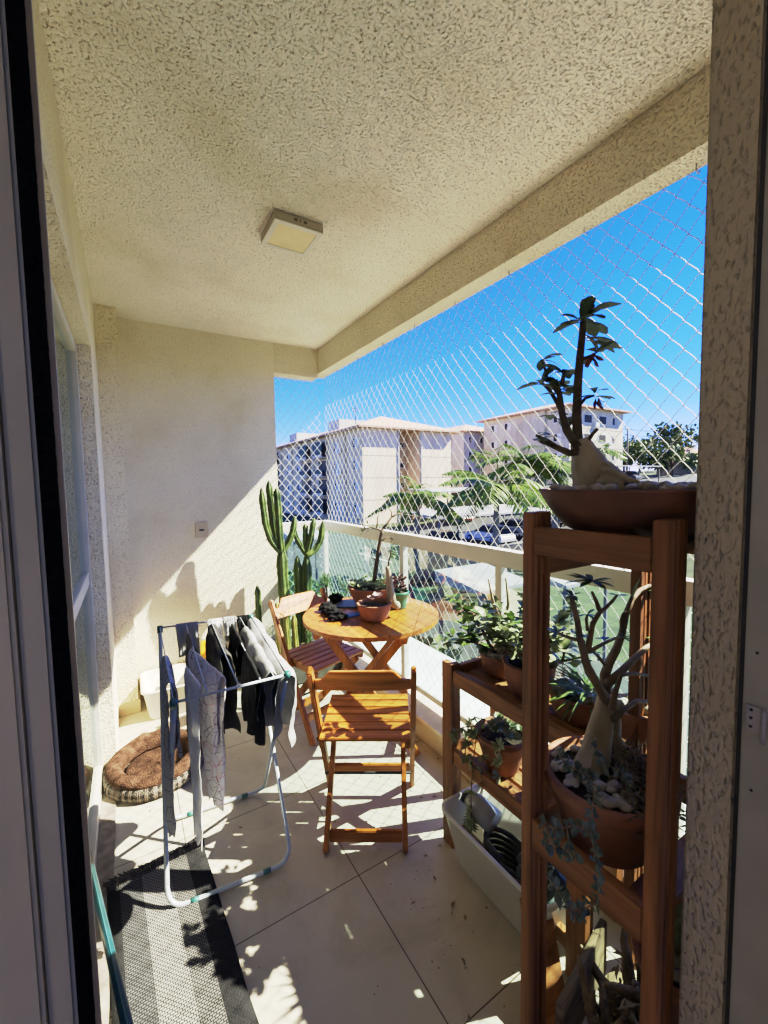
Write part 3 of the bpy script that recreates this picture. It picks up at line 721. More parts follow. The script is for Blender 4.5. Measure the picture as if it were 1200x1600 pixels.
trail(mb, ml, [q(900, 1330, -.19), q(880, 1328, -.19), q(862, 1318, -.19), q(850, 1310, -.19)], 14, .013)
trail(mb, ml, [q(960, 1195, -.14), q(975, 1210, -.15), q(985, 1230, -.15)], 10, .014)
mb.build('trailing_stem', M['dry'], root); ml.build('succulent_leaves', M['leafblue'], root)
mb = MB()
for i in range(900):
    t = rnd(-2.3, .5); rr = .15*sqrt(rnd(.02, 1)); ov = max(0, rr-.125); p = V((pc.x+rr*cos(t), pc.y+rr*sin(t), PZ+rnd(.008, .034)-ov*rnd(.2, 2.6)))
    mb.leaf(p, rdir(-.5, .8), rnd(.012, .034), rnd(.004, .010), rdir(), rnd(0, .6), .1, k=2)
for i in range(12):
    t = rnd(-2.2, .2); mb.tube(wander((pc.x+.1*cos(t), pc.y+.1*sin(t), PZ+.02), (cos(t), sin(t), rnd(-.6, .5)), rnd(.05, .10), 4, .4), .0014, 4)
mb.build('dry_litter', M['dry'], root)

# ---- pots on the low shelf, upper level (z .742)
ZU = .725
def shelfpot(x, y, z, r0, r1, h, label, mat='terracotta', kind='pot'):
    root = thing('potted_plant', label, 'potted plant', (x, y, z))
    mb = MB(); mb.lathe(pot_profile(r0, r1, h) if kind == 'pot' else bowl_profile(r0, r1, h), (x, y, z), 48); mb.build(kind, M[mat], root)
    return root, h
def jade(root, x, y, z, nb, span, L, seed):
    random.seed(seed); mb = MB(); ml = MB()
    for b in range(nb):
        t = 2*pi*b/nb+rnd(-.4, .4); d = V((cos(t)*rnd(.4, 1), sin(t)*rnd(.4, 1), rnd(.5, 1.1)))
        pts = wander((x, y, z), d, span*rnd(.8, 1.3), 5, .25); mb.tube(pts, taper(.008, .003, 6), 6)
        for p in pts[2:]:
            for i in range(7):
                dd = rdir(-.2, 1); ml.leaf(p+dd*.006, dd, L*rnd(.7, 1.1), L*.72, (0, 0, 1), .15, .6, .15, 3)
        sp = wander(pts[3], d+rdir()*.8, span*.4, 3, .3); mb.tube(sp, taper(.005, .002, 4), 5)
        for p in sp[1:]:
            for i in range(6):
                dd = rdir(-.2, 1); ml.leaf(p+dd*.005, dd, L*rnd(.7, 1.1), L*.7, (0, 0, 1), .15, .6, .15, 3)
    mb.build('branch', M['bark'], root); ml.build('foliage', M['leafpale'] if seed % 2 else M['leaf'], root)
zz = ZU-.002
x, y = at(770, 1050, 2, .745).x+.02, 1.15
x = 1.265; y = 1.165
root, h = shelfpot(x, y, zz, .062, .085, .085, 'shallow clay pot of pale stones with leggy jade stems at the shelf end', 'terracotta', 'bowl')
fill(root, (x, y), .07, zz+h-.02); gravel(root, (x, y), 0, .066, zz+h-.012, 30, (.010, .018))
jade(root, x, y, zz+h-.02, 9, .25, .040, 4)
mb = MB(); mb.tube([(x, y, zz+h-.03), (x+.005, y-.005, zz+h+.05), (x-.005, y, zz+h+.12)], [.034, .026, .012], 12); mb.tube([(x, y, zz+h+.10), (x-.02, y+.03, zz+h+.22), (x-.035, y+.035, zz+h+.30)], [.01, .006, .004], 7); mb.tube([(x, y, zz+h+.10), (x+.02, y-.02, zz+h+.2), (x+.0, y-.025, zz+h+.31)], [.01, .006, .004], 7); mb.build('trunk', M['caudex'], root)
x = 1.215; y = .985
root, h = shelfpot(x, y, zz, .062, .092, .125, 'round clay pot with spreading jade plant behind the tall front post', 'terracotta', 'bowl')
fill(root, (x, y), .074, zz+h-.015); jade(root, x, y, zz+h-.02, 11, .24, .042, 5)
mb = MB(); ml = MB()
pts = [V((x, y, zz+h)), V((x-.03, y+.06, zz+h+.06)), V((x-.07, y+.13, zz+h+.08)), V((x-.10, y+.20, zz+h+.05)), V((x-.13, y+.27, zz+h+.02)), V((x-.145, y+.31, zz+h-.01))]
mb.tube(pts, taper(.008, .004, 6), 7)
for p, k in ((pts[3], 14), (pts[4], 12), (pts[2]+V((0, 0, .04)), 18), (pts[5], 8), (pts[3]+V((0, 0, .04)), 12)):
    for i in range(k): dd = rdir(-.3, 1); ml.leaf(p+dd*.02, dd, .03*rnd(.7, 1.2), .02, (0, 0, 1), .15, .6, .15, 3)
mb.build('branch', M['bark'], root); ml.build('foliage', M['leaf'], root)
x = 1.235; y = .80
root, h = shelfpot(x, y, zz, .07, .092, .085, 'low clay bowl of stones with spiky green leaves on the shelf', 'terracotta', 'bowl')
fill(root, (x, y), .074, zz+h-.015); gravel(root, (x, y), 0, .074, zz+h-.008, 26, (.011, .022))
mb = MB()
for i in range(60):
    t = rnd(0, 2*pi); mb.leaf((x-.01+rnd(-.02, .02), y-.03+rnd(-.02, .02), zz+h), (cos(t), sin(t), rnd(.15, 1.0)), rnd(.09, .17), .010, (0, 0, 1), rnd(.2, .8), 0, .2, 6)
mb.build('foliage', M['leaf'], root)
x = 1.285; y = .70
root, h = shelfpot(x, y-.05, zz-.0, .055, .072, .09, 'small clay pot of white stones beside the striped back post', 'terracotta', 'bowl')
fill(root, (x, y-.05), .055, zz+h-.015); gravel(root, (x, y-.05), 0, .055, zz+h-.008, 16, (.014, .026))
# ---- lower level
zz = .397
x, y = 1.185, 1.085
root, h = shelfpot(x, y, zz, .060, .098, .145, 'clay pot of trailing grey green succulents on the lower shelf', 'terracotta', 'pot')
fill(root, (x, y), .082, zz+h-.02)
random.seed(21); mb = MB(); ml = MB()
for i in range(26):
    t = rnd(0, 2*pi); r = rnd(.0, .08); c = V((x+r*cos(t), y+r*sin(t), zz+h-.005+rnd(0, .03))); rosette(ml, c, 9, rnd(.022, .036), .011, .7, .05, .2)
for k, (dx, dy, L_) in enumerate([(-.10, .06, .10), (-.09, .0, .16), (-.11, .10, .05), (-.08, -.06, .14), (-.02, .13, .1), (-.105, .03, .30)]):
    p = V((x, y, zz+h)); pts = [p+V((dx*.6, dy*.6, .01)), p+V((dx, dy, 0)), p+V((dx*1.15, dy*1.15, -L_*.35)), p+V((dx*1.2, dy*1.25, -L_*.7)), p+V((dx*1.2, dy*1.3, -L_))]
    mb.tube(pts, .0022, 5)
    for pp in pts[1:]: rosette(ml, pp, 12, .03, .010, .5, .05, .2, (rnd(-1, 0), rnd(-1, 1), rnd(-1, .5)))
pp = V((x-.128, y+.04, zz+h-.32))
for i in range(5): rosette(ml, pp+V((0, 0, -.012*i)), 9, .028, .009, .2, .3, .2, (0, 0, 1))
mb.build('trailing_stem', M['dry'], root); ml.build('foliage', M['leafpale'], root)
x, y = 1.215, .83
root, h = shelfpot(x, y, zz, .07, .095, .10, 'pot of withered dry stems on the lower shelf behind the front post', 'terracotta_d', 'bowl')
fill(root, (x, y), .078, zz+h-.01); mb = MB()
for i in range(380): mb.leaf((x+rnd(-.085, .085), y+rnd(-.10, .10), zz+h+rnd(-.02, .16)), rdir(-.6, .8), rnd(.02, .05), rnd(.005, .012), rdir(), rnd(0, .8), .1, k=2)
for i in range(24): mb.tube(wander((x+rnd(-.06, .06), y+rnd(-.06, .06), zz+h-.01), (rnd(-.6, .6), rnd(-.6, .6), 1), rnd(.1, .22), 5, .3), .0016, 4)
mb.build('dry_stems', M['dry'], root)

# ---- white tub under the low shelf
def tub(name, label, x0, x1, y0, y1, z0, h, inset, mat, cat='tub', wall=.004, lip=.012):
    root = thing(name, label, cat, ((x0+x1)/2, (y0+y1)/2, z0))
    def rr(x0, x1, y0, y1, r, z, n=6):
        out = []
        for cx_, cy_, a in ((x1-r, y1-r, 0), (x0+r, y1-r, pi/2), (x0+r, y0+r, pi), (x1-r, y0+r, 1.5*pi)):
            for i in range(n+1): t = a+pi/2*i/n; out.append(V((cx_+r*cos(t), cy_+r*sin(t), z)))
        return out
    rings = [rr(x0+inset+.01, x1-inset-.01, y0+inset+.01, y1-inset-.01, .03, z0), rr(x0+inset, x1-inset, y0+inset, y1-inset, .035, z0+.012), rr(x0, x1, y0, y1, .045, z0+h-.012), rr(x0-lip, x1+lip, y0-lip, y1+lip, .05, z0+h-.010), rr(x0-lip, x1+lip, y0-lip, y1+lip, .05, z0+h), rr(x0+wall, x1-wall, y0+wall, y1-wall, .042, z0+h-.001), rr(x0+inset+wall, x1-inset-wall, y0+inset+wall, y1-inset-wall, .03, z0+.018)]
    k = len(rings[0]); vs = [p for r_ in rings for p in r_]; fs = []
    for i in range(len(rings)-1):
        for j in range(k): fs.append((i*k+j, i*k+(j+1) % k, (i+1)*k+(j+1) % k, (i+1)*k+j))
    fs += [tuple(range(k-1, -1, -1)), tuple((len(rings)-1)*k+j for j in range(k))]
    mb = MB(); mb.add(vs, fs, True); return root, mb.build('body', mat, root)
M['tubtrans'] = noisy('translucent white plastic', (.76, .75, .70), (.84, .83, .80), 4, .3, trans=.25)
root, _ = tub('planter_box', 'translucent white plastic tub of bottles and cables under the low shelf', .985, 1.23, .735, 1.225, .001, .235, .045, M['tubtrans'], 'plastic tub', .005, .008)
t_ = thing('coiled_hose', 'dark coiled hose lying in the translucent white tub', 'hose', (1.1, 1.0, .1))
mb = MB(); pts = [(1.105+.065*cos(i*.35)*(1-.001*i), .97+.11*sin(i*.35), .05+.0014*i) for i in range(100)]; mb.tube(pts, .009, 8); mb.build('hose_coil', M['black'], t_)
b_ = thing('plastic_jar', 'clear grey jar lying among the things in the white tub', 'jar', (1.10, 1.1, .17))
mb = MB(); mb.tube([(1.12, 1.06, .215), (1.105, 1.15, .235), (1.10, 1.175, .24), (1.098, 1.185, .242)], [.045, .045, .03, .022], 18); mb.build('body', noisy('grey translucent jar', (.30, .32, .30), (.48, .50, .48), 6, .2), b_)
mb = MB(); mb.tube([(1.098, 1.1855, .242), (1.095, 1.20, .246)], .026, 16); mb.build('lid', M['black'], b_)
g_ = thing('garden_cloth', 'crumpled dark green tarpaulin at the front end of the white tub', 'tarpaulin', (1.1, .83, .15))
mb = MB(); mb.blob((1.105, .835, .195), (.085, .075, .05), 4, .5, 5, 3); mb.build('sheet', noisy('dark green sheet', (.008, .016, .016), (.025, .045, .045), 20, .45), g_)
# ---- wooden trough with driftwood at the near end
M['oldwood'] = wood('weathered wood', (.10, .075, .045), (.30, .24, .15), 0, .8)
t_ = thing('wooden_trough', 'weathered wooden trough of bark standing on the floor under the tall stand', 'trough', (1.0, .5, 0))
mb = MB(); mb.bar((.86, .60, .10), (1.16, .66, .10), .02, .16); mb.build('side_board', M['oldwood'], t_, .003)
mb = MB(); mb.bar((.90, .40, .08), (1.20, .44, .08), .02, .14); mb.build('side_board', M['oldwood'], t_, .003)
mb = MB(); mb.bar((.90, .405, .02), (.90, .59, .02), .04, .02); mb.bar((1.16, .46, .02), (1.16, .64, .02), .05, .02); mb.box((.92, .45, .012), (1.14, .585, .04)); mb.build('base', M['oldwood'], t_)
mb = MB()
for i in range(16):
    a = V((rnd(.92, 1.12), rnd(.46, .57), rnd(.06, .17))); mb.tube(wander(a, (rnd(-.5, .6), rnd(-.3, .5), rnd(.1, .6)), rnd(.08, .16), 4, .3), [.014, .016, .013, .010, .005], 7)
mb.build('bark_pieces', noisy('loose bark', (.06, .045, .03), (.26, .20, .13), 25, .9, .8, .006, 60), t_)
mb = MB()
for i in range(160): mb.leaf((rnd(.92, 1.14), rnd(.455, .58), rnd(.1, .19)), rdir(-.3, .9), rnd(.015, .035), rnd(.004, .009), rdir(), rnd(0, .6), .1, k=2)
mb.build('dry_litter', M['dry'], t_)
t_ = thing('wood_plank', 'rough offcut plank leaning by the foot of the front post', 'plank', (.93, .60, .03))
board((.90, .64, .03), (1.02, .80, .2), .09, .018, t_, 'board', 'pine_x')
x, y = 1.13, .39
# ---- potted cactus hidden behind the right post
t_ = thing('potted_plant', 'clay pot of pebbles and pale cactus seen between right post and pillar', 'potted plant', (.985, .40, 0))
px = at(1058, 1500, 1, .40)
mb = MB(); mb.lathe(pot_profile(.06, .08, .11), (px.x, .40, max(.05, px.z-.10)), 36); mb.build('pot', M['terracotta'], t_); fill(t_, (px.x, .40), .066, px.z-.0); gravel(t_, (px.x, .40), 0, .066, px.z+.01, 26, (.010, .02))
mb = MB(); mb.tube([(px.x+.0, .41, px.z), (px.x+.004, .412, px.z+.08), (px.x, .408, px.z+.16)], [.022, .026, .012], 12); mb.build('stem', M['leafpale'], t_)
mb = MB(); mb.box((px.x-.05, .37, .001), (px.x+.05, .44, max(.05, px.z-.10)-.001)); mb.build('stand', M['oldwood'], t_)

# ================================================================== PLANTS ON THE TABLE
def tp(x, y): return at(x, y, 2, TZ)
c = tp(590, 948); c = V((1.30, 2.28, TZ+.001))
root = thing('potted_plant', 'bonsai like bare tree in the large clay bowl on the table', 'potted plant', c)
mb = MB(); mb.lathe(bowl_profile(.085, .152, .125, .014, .6), c, 48); mb.build('bowl', M['terracotta'], root); fill(root, c, .134, c.z+.112)
random.seed(11); ml = MB()
for i in range(60):
    t = rnd(0, 2*pi); r = rnd(.02, .14); rosette(ml, c+V((r*cos(t), r*sin(t), .115+rnd(0, .03))), 7, rnd(.02, .032), .012, .8, .05, .4)
ml.build('succulent_leaves', M['leafpale'], root)
ty = c.y
def q(x, y, dy=0): return at(x, y, 1, ty+dy)
mb = MB()
for xs, ys, r0, r1 in [((583, 586, 590, 593, 596, 598), (925, 898, 870, 850, 835, 826), .016, .010), ((598, 588, 578, 571, 565), (830, 826, 824, 826, 830), .008, .004), ((597, 605, 612, 622, 632), (828, 818, 808, 803, 800), .009, .004), ((571, 566, 563, 558), (826, 818, 812, 812), .004, .002), ((588, 590, 590), (826, 815, 806), .005, .003), ((612, 612, 608), (808, 800, 795), .005, .003), ((597, 603, 610, 615), (845, 840, 840, 845), .005, .003), ((622, 634, 645, 655), (803, 804, 806, 808), .004, .002), ((590, 584, 580), (880, 872, 870), .005, .003)]:
    mb.tube([q(x, y) for x, y in zip(xs, ys)], taper(r0, r1, len(xs)), 7)
mb.build('trunk', M['bark'], root)
ml = MB()
for x, y, n in [(565, 831, 9), (558, 812, 5), (590, 804, 6), (607, 794, 6), (632, 799, 8), (655, 808, 5), (578, 828, 5), (615, 846, 8), (622, 805, 5), (571, 822, 4), (600, 838, 4), (640, 812, 4)]:
    for i in range(n): ml.leaf(q(x+rnd(-4, 4), y+rnd(-4, 4), rnd(-.02, .02)), rdir(-.4, 1), rnd(.018, .030), .011, (0, 0, 1), .1, .5, k=3)
ml.build('foliage', M['leafdark'], root)
c = V((1.165, 2.02, TZ+.001))
root = thing('potted_plant', 'stubby grey stemmed plant and rosette in the round red clay pot on the table', 'potted plant', c)
mb = MB(); mb.lathe(bowl_profile(.062, .098, .096, .012, .42), c, 44); mb.build('bowl', M['terracotta'], root); fill(root, c, .083, c.z+.08)
ty = c.y
mb = MB(); mb.tube([q(612, 945), q(610, 925), q(608, 905), q(606, 890), q(605, 885)], [.032, .024, .020, .014, .010], 12); mb.tube([q(615, 945), q(620, 945, -.04), q(622, 950, -.06)], [.02, .022, .014], 10); mb.build('trunk', M['caudex'], root)
mb = MB(); mb.tube([q(606, 888), q(608, 875), q(611, 865), q(612, 858)], taper(.006, .003, 4), 6); mb.build('branch', M['bark'], root)
ml = MB()
for i in range(9): ml.leaf(q(612+rnd(-3, 3), 860+rnd(-4, 6)), rdir(-.6, .7), .04, .016, (0, 0, 1), .3, .4)
ml.build('foliage', M['leafdark'], root)
ml = MB(); rosette(ml, q(590, 935, -.05), 22, .04, .02, .6, -.1, .5); rosette(ml, q(582, 938, -.05), 14, .032, .017, .6, -.1, .5); ml.build('rosette', M['rosette'], root)
c = V((1.435, 2.20, TZ+.001)); c = V((1.40, 2.13, TZ+.001))
root = thing('potted_plant', 'burgundy succulent in the green plastic pot on the table', 'potted plant', c)
mb = MB(); mb.lathe(pot_profile(.05, .066, .105, .02, .004, .004), c, 40); mb.build('pot', M['greenpot'], root); fill(root, c, .060, c.z+.09)
ml = MB()
for i in range(30):
    p = c+V((rnd(-.05, .05), rnd(-.05, .05), .10+rnd(0, .09))); rosette(ml, p, 7, .026, .013, .8, .05, .5)
ml.build('foliage', M['leafred'], root)
# cloth, folder and case on the table
def crumple(name, label, cat, pts, mat, root=None, sub='sheet'):
    t = thing(name, label, cat, pts[0][0]); mb = MB()
    for i, (c, r) in enumerate(pts): mb.blob(c, r, 4, .55, 5.5, i+2)
    o = mb.build(sub, mat, t); md = o.modifiers.new('rm', 'REMESH'); md.mode = 'VOXEL'; md.voxel_size = .004; md.use_smooth_shade = True; return t
p0 = tp(512, 955); p1 = tp(525, 940); p2 = tp(528, 968)
crumple('work_glove', 'crumpled black work gloves on the left edge of the table', 'gloves', [(p0+V((0, 0, .022)), (.05, .045, .025)), (p1+V((0.0, 0, .025)), (.045, .05, .028)), (p2+V((0, 0, .018)), (.055, .04, .02)), ((p0+p2)/2+V((0, 0, .02)), (.05, .05, .025))], M['c_black'], sub='glove')
t_ = thing('tablet_case', 'slate blue flat case lying on the table', 'case', tp(545, 945))
a, b = tp(527, 945), tp(566, 945); mb = MB(); u = (b-a).normalized(); w = V((-u.y, u.x, 0)); 
mb.bar(a+V((0, 0, .006)), b+V((.03, -.02, .006)), .16, .010); mb.build('case_body', M['navy'], t_, .003)
t_ = thing('pruning_folder', 'bright blue flat folder lying under the black gloves', 'folder', tp(548, 963))
a, b = tp(527, 967), tp(575, 957); mb = MB(); mb.bar(a+V((0, 0, .0045)), b+V((0, 0, .0045)), .06, .007); mb.build('folder_cover', M['blue'], t_, .002)

# dry leaf bits and soil crumbs swept along the shelf and the rug
random.seed(77); mb = MB()
for i in range(420):
    if i % 3: x, y = rnd(.72, 1.36), rnd(.5, 1.6)
    elif i % 2: x, y = 1.38-abs(random.gauss(0, .05)), rnd(1.2, 3.0)
    else: x, y = rnd(-.1, 1.3), rnd(.8, 3.1)
    s = rnd(.0015, .006) if i % 7 else rnd(.008, .016)
    mb.leaf((x, y, .0022+rnd(0, .002)), (cos(i*2.4), sin(i*2.4), rnd(0, .12)), s*1.6, s*.8, (0, 0, 1), rnd(-.2, .3), .3, .2, 2)
tag(mb.build('leaf_litter', M['dry']), 'dry leaf bits and soil crumbs scattered on the floor tiles', 'litter', None, 'stuff')
# ================================================================== CLOTHES AIRER
AZ = .88
A_ = thing('clothes_airer', 'white folding clothes airer with teal caps standing half on the rug', 'clothes airer', (.27, 1.8, 0))
TLF, TRF = at(250, 981, 2, AZ), at(392, 963, 2, AZ)
TLN, TRN = at(271, 1098, 2, AZ), at(449, 1054, 2, AZ)
FNL, FNR = at(262, 1424, 2, .012), at(456, 1345, 2, .012)
FRL, FRR = at(266, 1282, 2, .012), at(412, 1233, 2, .012)
def rounded(pts, r=.07, n=6):
    out = [V(pts[0])]
    for i in range(1, len(pts)-1):
        p = V(pts[i]); a = (V(pts[i-1])-p).normalized(); b = (V(pts[i+1])-p).normalized(); s = p+a*r; e = p+b*r
        for k in range(n+1): t = k/n; out.append(s*(1-t)**2+p*2*t*(1-t)+e*t*t)
    return out+[V(pts[-1])]
mb = MB(); mb.tube(rounded([TLF, FNL, FNR, TRF]), .0082, 10); mb.build('leg_frame', M['airer'], A_)
mb = MB(); mb.tube(rounded([TLN, FRL, FRR, TRN]), .0082, 10); mb.build('leg_frame', M['airer'], A_)
for a, b in ((TLF, TRF), (TLN, TRN)):
    mb = MB(); mb.tube([a, b], .0045, 8); mb.build('crossbar', M['airer'], A_)
fr = (0.0, .27, .54, .74, .87, 1.0)
rods = []
for f in fr:
    a = TLF.lerp(TRF, f)+V((0, 0, .003)); b = TLN.lerp(TRN, f)+V((0, 0, .003)); rods.append((a, b))
    mb = MB(); mb.tube([a, b], .0022, 6); mb.build('drying_rod', M['airer'], A_)
for p, d in ((TLF, (TLF-FNL)), (TRF, (TRF-FNR)), (TLN, TLN-FRL), (TRN, TRN-FRR)):
    d = d.normalized(); mb = MB(); mb.tube([p-d*.022, p+d*.008], .0115, 10); mb.build('end_cap', M['teal'], A_)
for f in (.2, .78):
    for a, b in ((FNL, FNR), (FRL, FRR)):
        p = a.lerp(b, f); d = (b-a).normalized(); mb = MB(); mb.tube([p-d*.014, p+d*.014], .0096, 10); mb.build('foot_clip', M['teal'], A_)
def drape(label, mat, A, Bp, d1, d2, side, name='hung_garment', cat='laundry', gap=.014, folds=3, amp=.012, nar1=.8, nar2=.8, seed=1, rag=.02, group='laundry on the airer'):
    A = V(A); Bp = V(Bp); side = V(side).normalized(); nu, nv = 26, 40; vs = []; fs = []; c = (A+Bp)/2
    for j in range(nv+1):
        s = -d2+(d1+d2)*j/nv; t = abs(s)/(d1 if s > 0 else max(d2, .001)); nar = 1+((nar1 if s > 0 else nar2)-1)*t
        for i in range(nu+1):
            u = i/nu; p = A.lerp(Bp, u); p = c+(p-c)*nar
            rg = 1+rag*4*noise.noise(V((u*5, seed*2.1, 1 if s > 0 else 9)))
            z = -abs(s)*rg; x = gap*(1 if s > 0 else -1)*min(1, abs(s)/.02)
            w = min(1, abs(s)/.06)*(.4+.6*t)
            x += amp*w*(sin(u*folds*2*pi+seed)+.8*noise.noise(V((u*6+seed*4, s*7, seed))))
            al = amp*.9*w*noise.noise(V((u*4, s*9+seed*3, 5.5)))
            wr = .004*noise.noise(V((u*22+seed, s*45, 2)))+.009*noise.noise(V((u*9+seed*2, s*17, 8)))*min(1, abs(s)/.04)
            top = .006*(1-min(1, abs(s)/.012))
            vs.append(p+side*(x+wr)+(Bp-A).normalized()*al+V((0, 0, z+.0035+top)))
    for j in range(nv):
        for i in range(nu): o = j*(nu+1)+i; fs.append((o, o+1, o+nu+2, o+nu+1))
    mb = MB(); mb.add(vs, fs, True); o = mb.build(name, mat, None, solid=.0022, sub=1)
    return tag(o, label, cat, group)
def on(rod, t0, t1): a, b = rods[rod]; return a.lerp(b, t0), a.lerp(b, t1)
def bar_(f0, f1, far=True):
    a, b = (TLF, TRF) if far else (TLN, TRN); return a.lerp(b, f0)+V((0, 0, .004)), a.lerp(b, f1)+V((0, 0, .004))
R_side = (1, .08, 0); F_side = (.05, -1, 0)
drape('long grey cloth with dark print hanging at the left end of the airer', M['c_pat'], *on(0, .45, .80), .60, .30, (-1, 0, 0), folds=1.5, amp=.012, nar1=.22, nar2=.7, seed=3)
drape('short grey and white cloth folded over the back bar, leftmost', M['c_grey'], *bar_(.16, .40), .15, .14, F_side, folds=1, amp=.008, nar1=.95, seed=8)
drape('taupe strip hanging between the printed cloths', M['c_tan'], *on(1, .20, .42), .40, .1, (-1, 0, 0), folds=1, amp=.012, nar1=.35, seed=5)
drape('white cloth printed with pink veins, hanging to a ragged point', M['c_pink'], at(299, 1012, 2, AZ+.004), at(350, 1056, 2, AZ+.004), .55, .30, (.8, -.6, 0), folds=2, amp=.018, nar1=.22, nar2=.5, seed=4)
drape('narrow plain white strip hanging lowest of the laundry', M['c_white'], at(290, 1040, 2, AZ+.004), at(313, 1072, 2, AZ+.004), .56, .05, (-.6, -.8, 0), folds=1, amp=.008, nar1=.45, seed=6)
drape('small white and grey cloth folded on the middle of the back bar', M['c_white'], *bar_(.50, .66), .10, .12, F_side, folds=1.5, amp=.008, nar1=1.05, seed=9)
drape('striped white cloth on the back bar beside the charcoal trousers', M['c_grey'], *bar_(.68, .82), .08, .12, F_side, folds=2, amp=.008, nar1=1, seed=12)
drape('charcoal trousers folded over the middle rod', M['c_char'], *on(2, .04, .60), .36, .34, R_side, gap=.024, folds=2, amp=.024, nar1=.75, nar2=.8, seed=2)
drape('crumpled black top bunched on a rod behind the black leggings', M['c_black'], *on(3, .14, .50), .11, .14, R_side, folds=2.5, amp=.020, nar1=.8, seed=7)
drape('black leggings hanging from the front end of a rod', M['c_black'], *on(3, .62, .98), .27, .22, R_side, folds=1.5, amp=.015, nar1=.55, nar2=.6, seed=10)
drape('light grey shirt wrinkled over the second rod from the right', M['c_grey'], *on(4, .22, .95), .20, .22, R_side, gap=.024, folds=3, amp=.026, nar1=.85, seed=11)
drape('large light grey shirt hanging over the rightmost rod beside the chair', M['c_grey'], *on(5, .03, 1.02), .30, .26, R_side, gap=.030, folds=2.5, amp=.034, nar1=.75, nar2=.8, seed=13)
drape('black cloth on the right end of the back bar', M['c_black'], *bar_(.84, .98), .09, .12, F_side, folds=1, amp=.008, nar1=.9, seed=14)

# ================================================================== PET BED, TUBS
def nordic():
    mt, nt, b = newmat('nordic print fabric'); v = coords(nt); s = N(nt, 'ShaderNodeSeparateXYZ'); nt.links.new(v, s.inputs[0])
    at2 = N(nt, 'ShaderNodeMath', operation='ARCTAN2'); nt.links.new(s.outputs[1], at2.inputs[0]); nt.links.new(s.outputs[0], at2.inputs[1])
    cb = N(nt, 'ShaderNodeCombineXYZ'); nt.links.new(at2.outputs[0], cb.inputs[0]); nt.links.new(s.outputs[2], cb.inputs[1])
    def wave(scale, axis, prof='SIN', dist=0):
        w = N(nt, 'ShaderNodeTexWave', Scale=scale, Distortion=dist); w.bands_direction = axis; nt.links.new(cb.outputs[0], w.inputs['Vector']); return w.outputs['Fac']
    big = ramp(nt, wave(1.1, 'X'), [(0, (.02, .016, .014)), (.30, (.20, .17, .14)), (.48, (.06, .022, .017)), (.68, (.20, .17, .14)), (.82, (.02, .017, .015))], 'CONSTANT')
    vo = N(nt, 'ShaderNodeTexVoronoi', Scale=1.0, feature='F1', distance='MANHATTAN'); mp = N(nt, 'ShaderNodeMapping'); mp.inputs['Scale'].default_value = (9, 42, 1)
    nt.links.new(cb.outputs[0], mp.inputs[0]); nt.links.new(mp.outputs[0], vo.inputs['Vector']); vo.inputs['Randomness'].default_value = .25
    f = ramp(nt, vo.outputs['Distance'], [(0, (1, 1, 1)), (.32, (0, 0, 0)), (.5, (1, 1, 1)), (.62, (0, 0, 0))], 'CONSTANT')
    c = mix(nt, f, big, (.30, .26, .21)); c2_ = mix(nt, .35, c, big)
    nt.links.new(c2_, b.inputs['Base Color']); b.inputs['Roughness'].default_value = 1
    return mt
bc = V((.062, 2.462, 0)); bed = thing('pet_bed', 'round pet bed with brown plush inside and nordic print side', 'pet bed', bc)
def ring(mb, R, prof, n=72, wob=.02, seed=0):
    vs = []; fs = []; k = len(prof)
    for i, (dr, z) in enumerate(prof):
        for j in range(n):
            t = 2*pi*j/n; w = 1+wob*noise.noise(V((cos(t)*2.2, sin(t)*2.2, seed+z*6))); zz = .80*z*(1+.16*noise.noise(V((cos(t)*2.5+4, sin(t)*2.5, seed))))
            vs.append(bc+V(((R+dr)*cos(t)*w*.98, (R+dr)*sin(t)*w*1.04, zz)))
    for i in range(k-1):
        for j in range(n): fs.append((i*n+j, i*n+(j+1) % n, (i+1)*n+(j+1) % n, (i+1)*n+j))
    mb.add(vs, fs, True)
mb = MB(); ring(mb, .2, [(-.19, .001), (.03, .002), (.046, .014), (.052, .038), (.048, .062), (.040, .078), (.030, .084)]); mb.build('side_panel', nordic(), bed)
mb = MB(); ring(mb, .2, [(.034, .083), (.037, .100), (.018, .122), (-.010, .126), (-.034, .112), (-.046, .08), (-.046, .04)]); mb.build('bolster', M['plush'], bed, sub=1)
M['plushdark'] = noisy('plush darkened for the hollow', (.030, .016, .011), (.10, .056, .038), 22, 1, 1, .014, 120, spec=.1)  # darker plush puts the hollow's shade into the cushion colour
mb = MB(); ring(mb, .2, [(-.047, .03), (-.055, .040), (-.08, .050), (-.12, .046), (-.16, .050), (-.199, .046)], wob=.05, seed=3); mb.build('cushion', M['plushdark'], bed, sub=1)
tagp = at(343, 1184, 2, .006); mb = MB(); mb.bar(tagp+V((-.03, .01, 0)), tagp+V((.012, -.004, 0)), .028, .002); mb.build('care_tag', M['c_white'], bed)
M['tubcream'] = noisy('cream plastic', (.62, .58, .50), (.70, .66, .58), 5, .4)
tub('storage_tub', 'long cream plastic tub on the floor against the end wall', .022, .60, 2.965, 3.33, .001, .205, .03, M['tubcream'], 'plastic tub')
p = at(331, 1030, 1, 3.2)
t_ = thing('storage_box', 'blue grey lidded box standing in the cream tub', 'box', (p.x, 3.2, .01))
B('body', M['bluegrey'], (p.x-.075, 3.10, .022), (p.x+.095, 3.29, p.z-.03), t_, .008); B('lid', M['bluegrey'], (p.x-.082, 3.092, p.z-.029), (p.x+.102, 3.298, p.z), t_, .006)
t_ = thing('detergent_pack', 'small yellow and orange packet on the blue grey box behind the laundry', 'packet', (p.x-.02, 3.2, p.z))
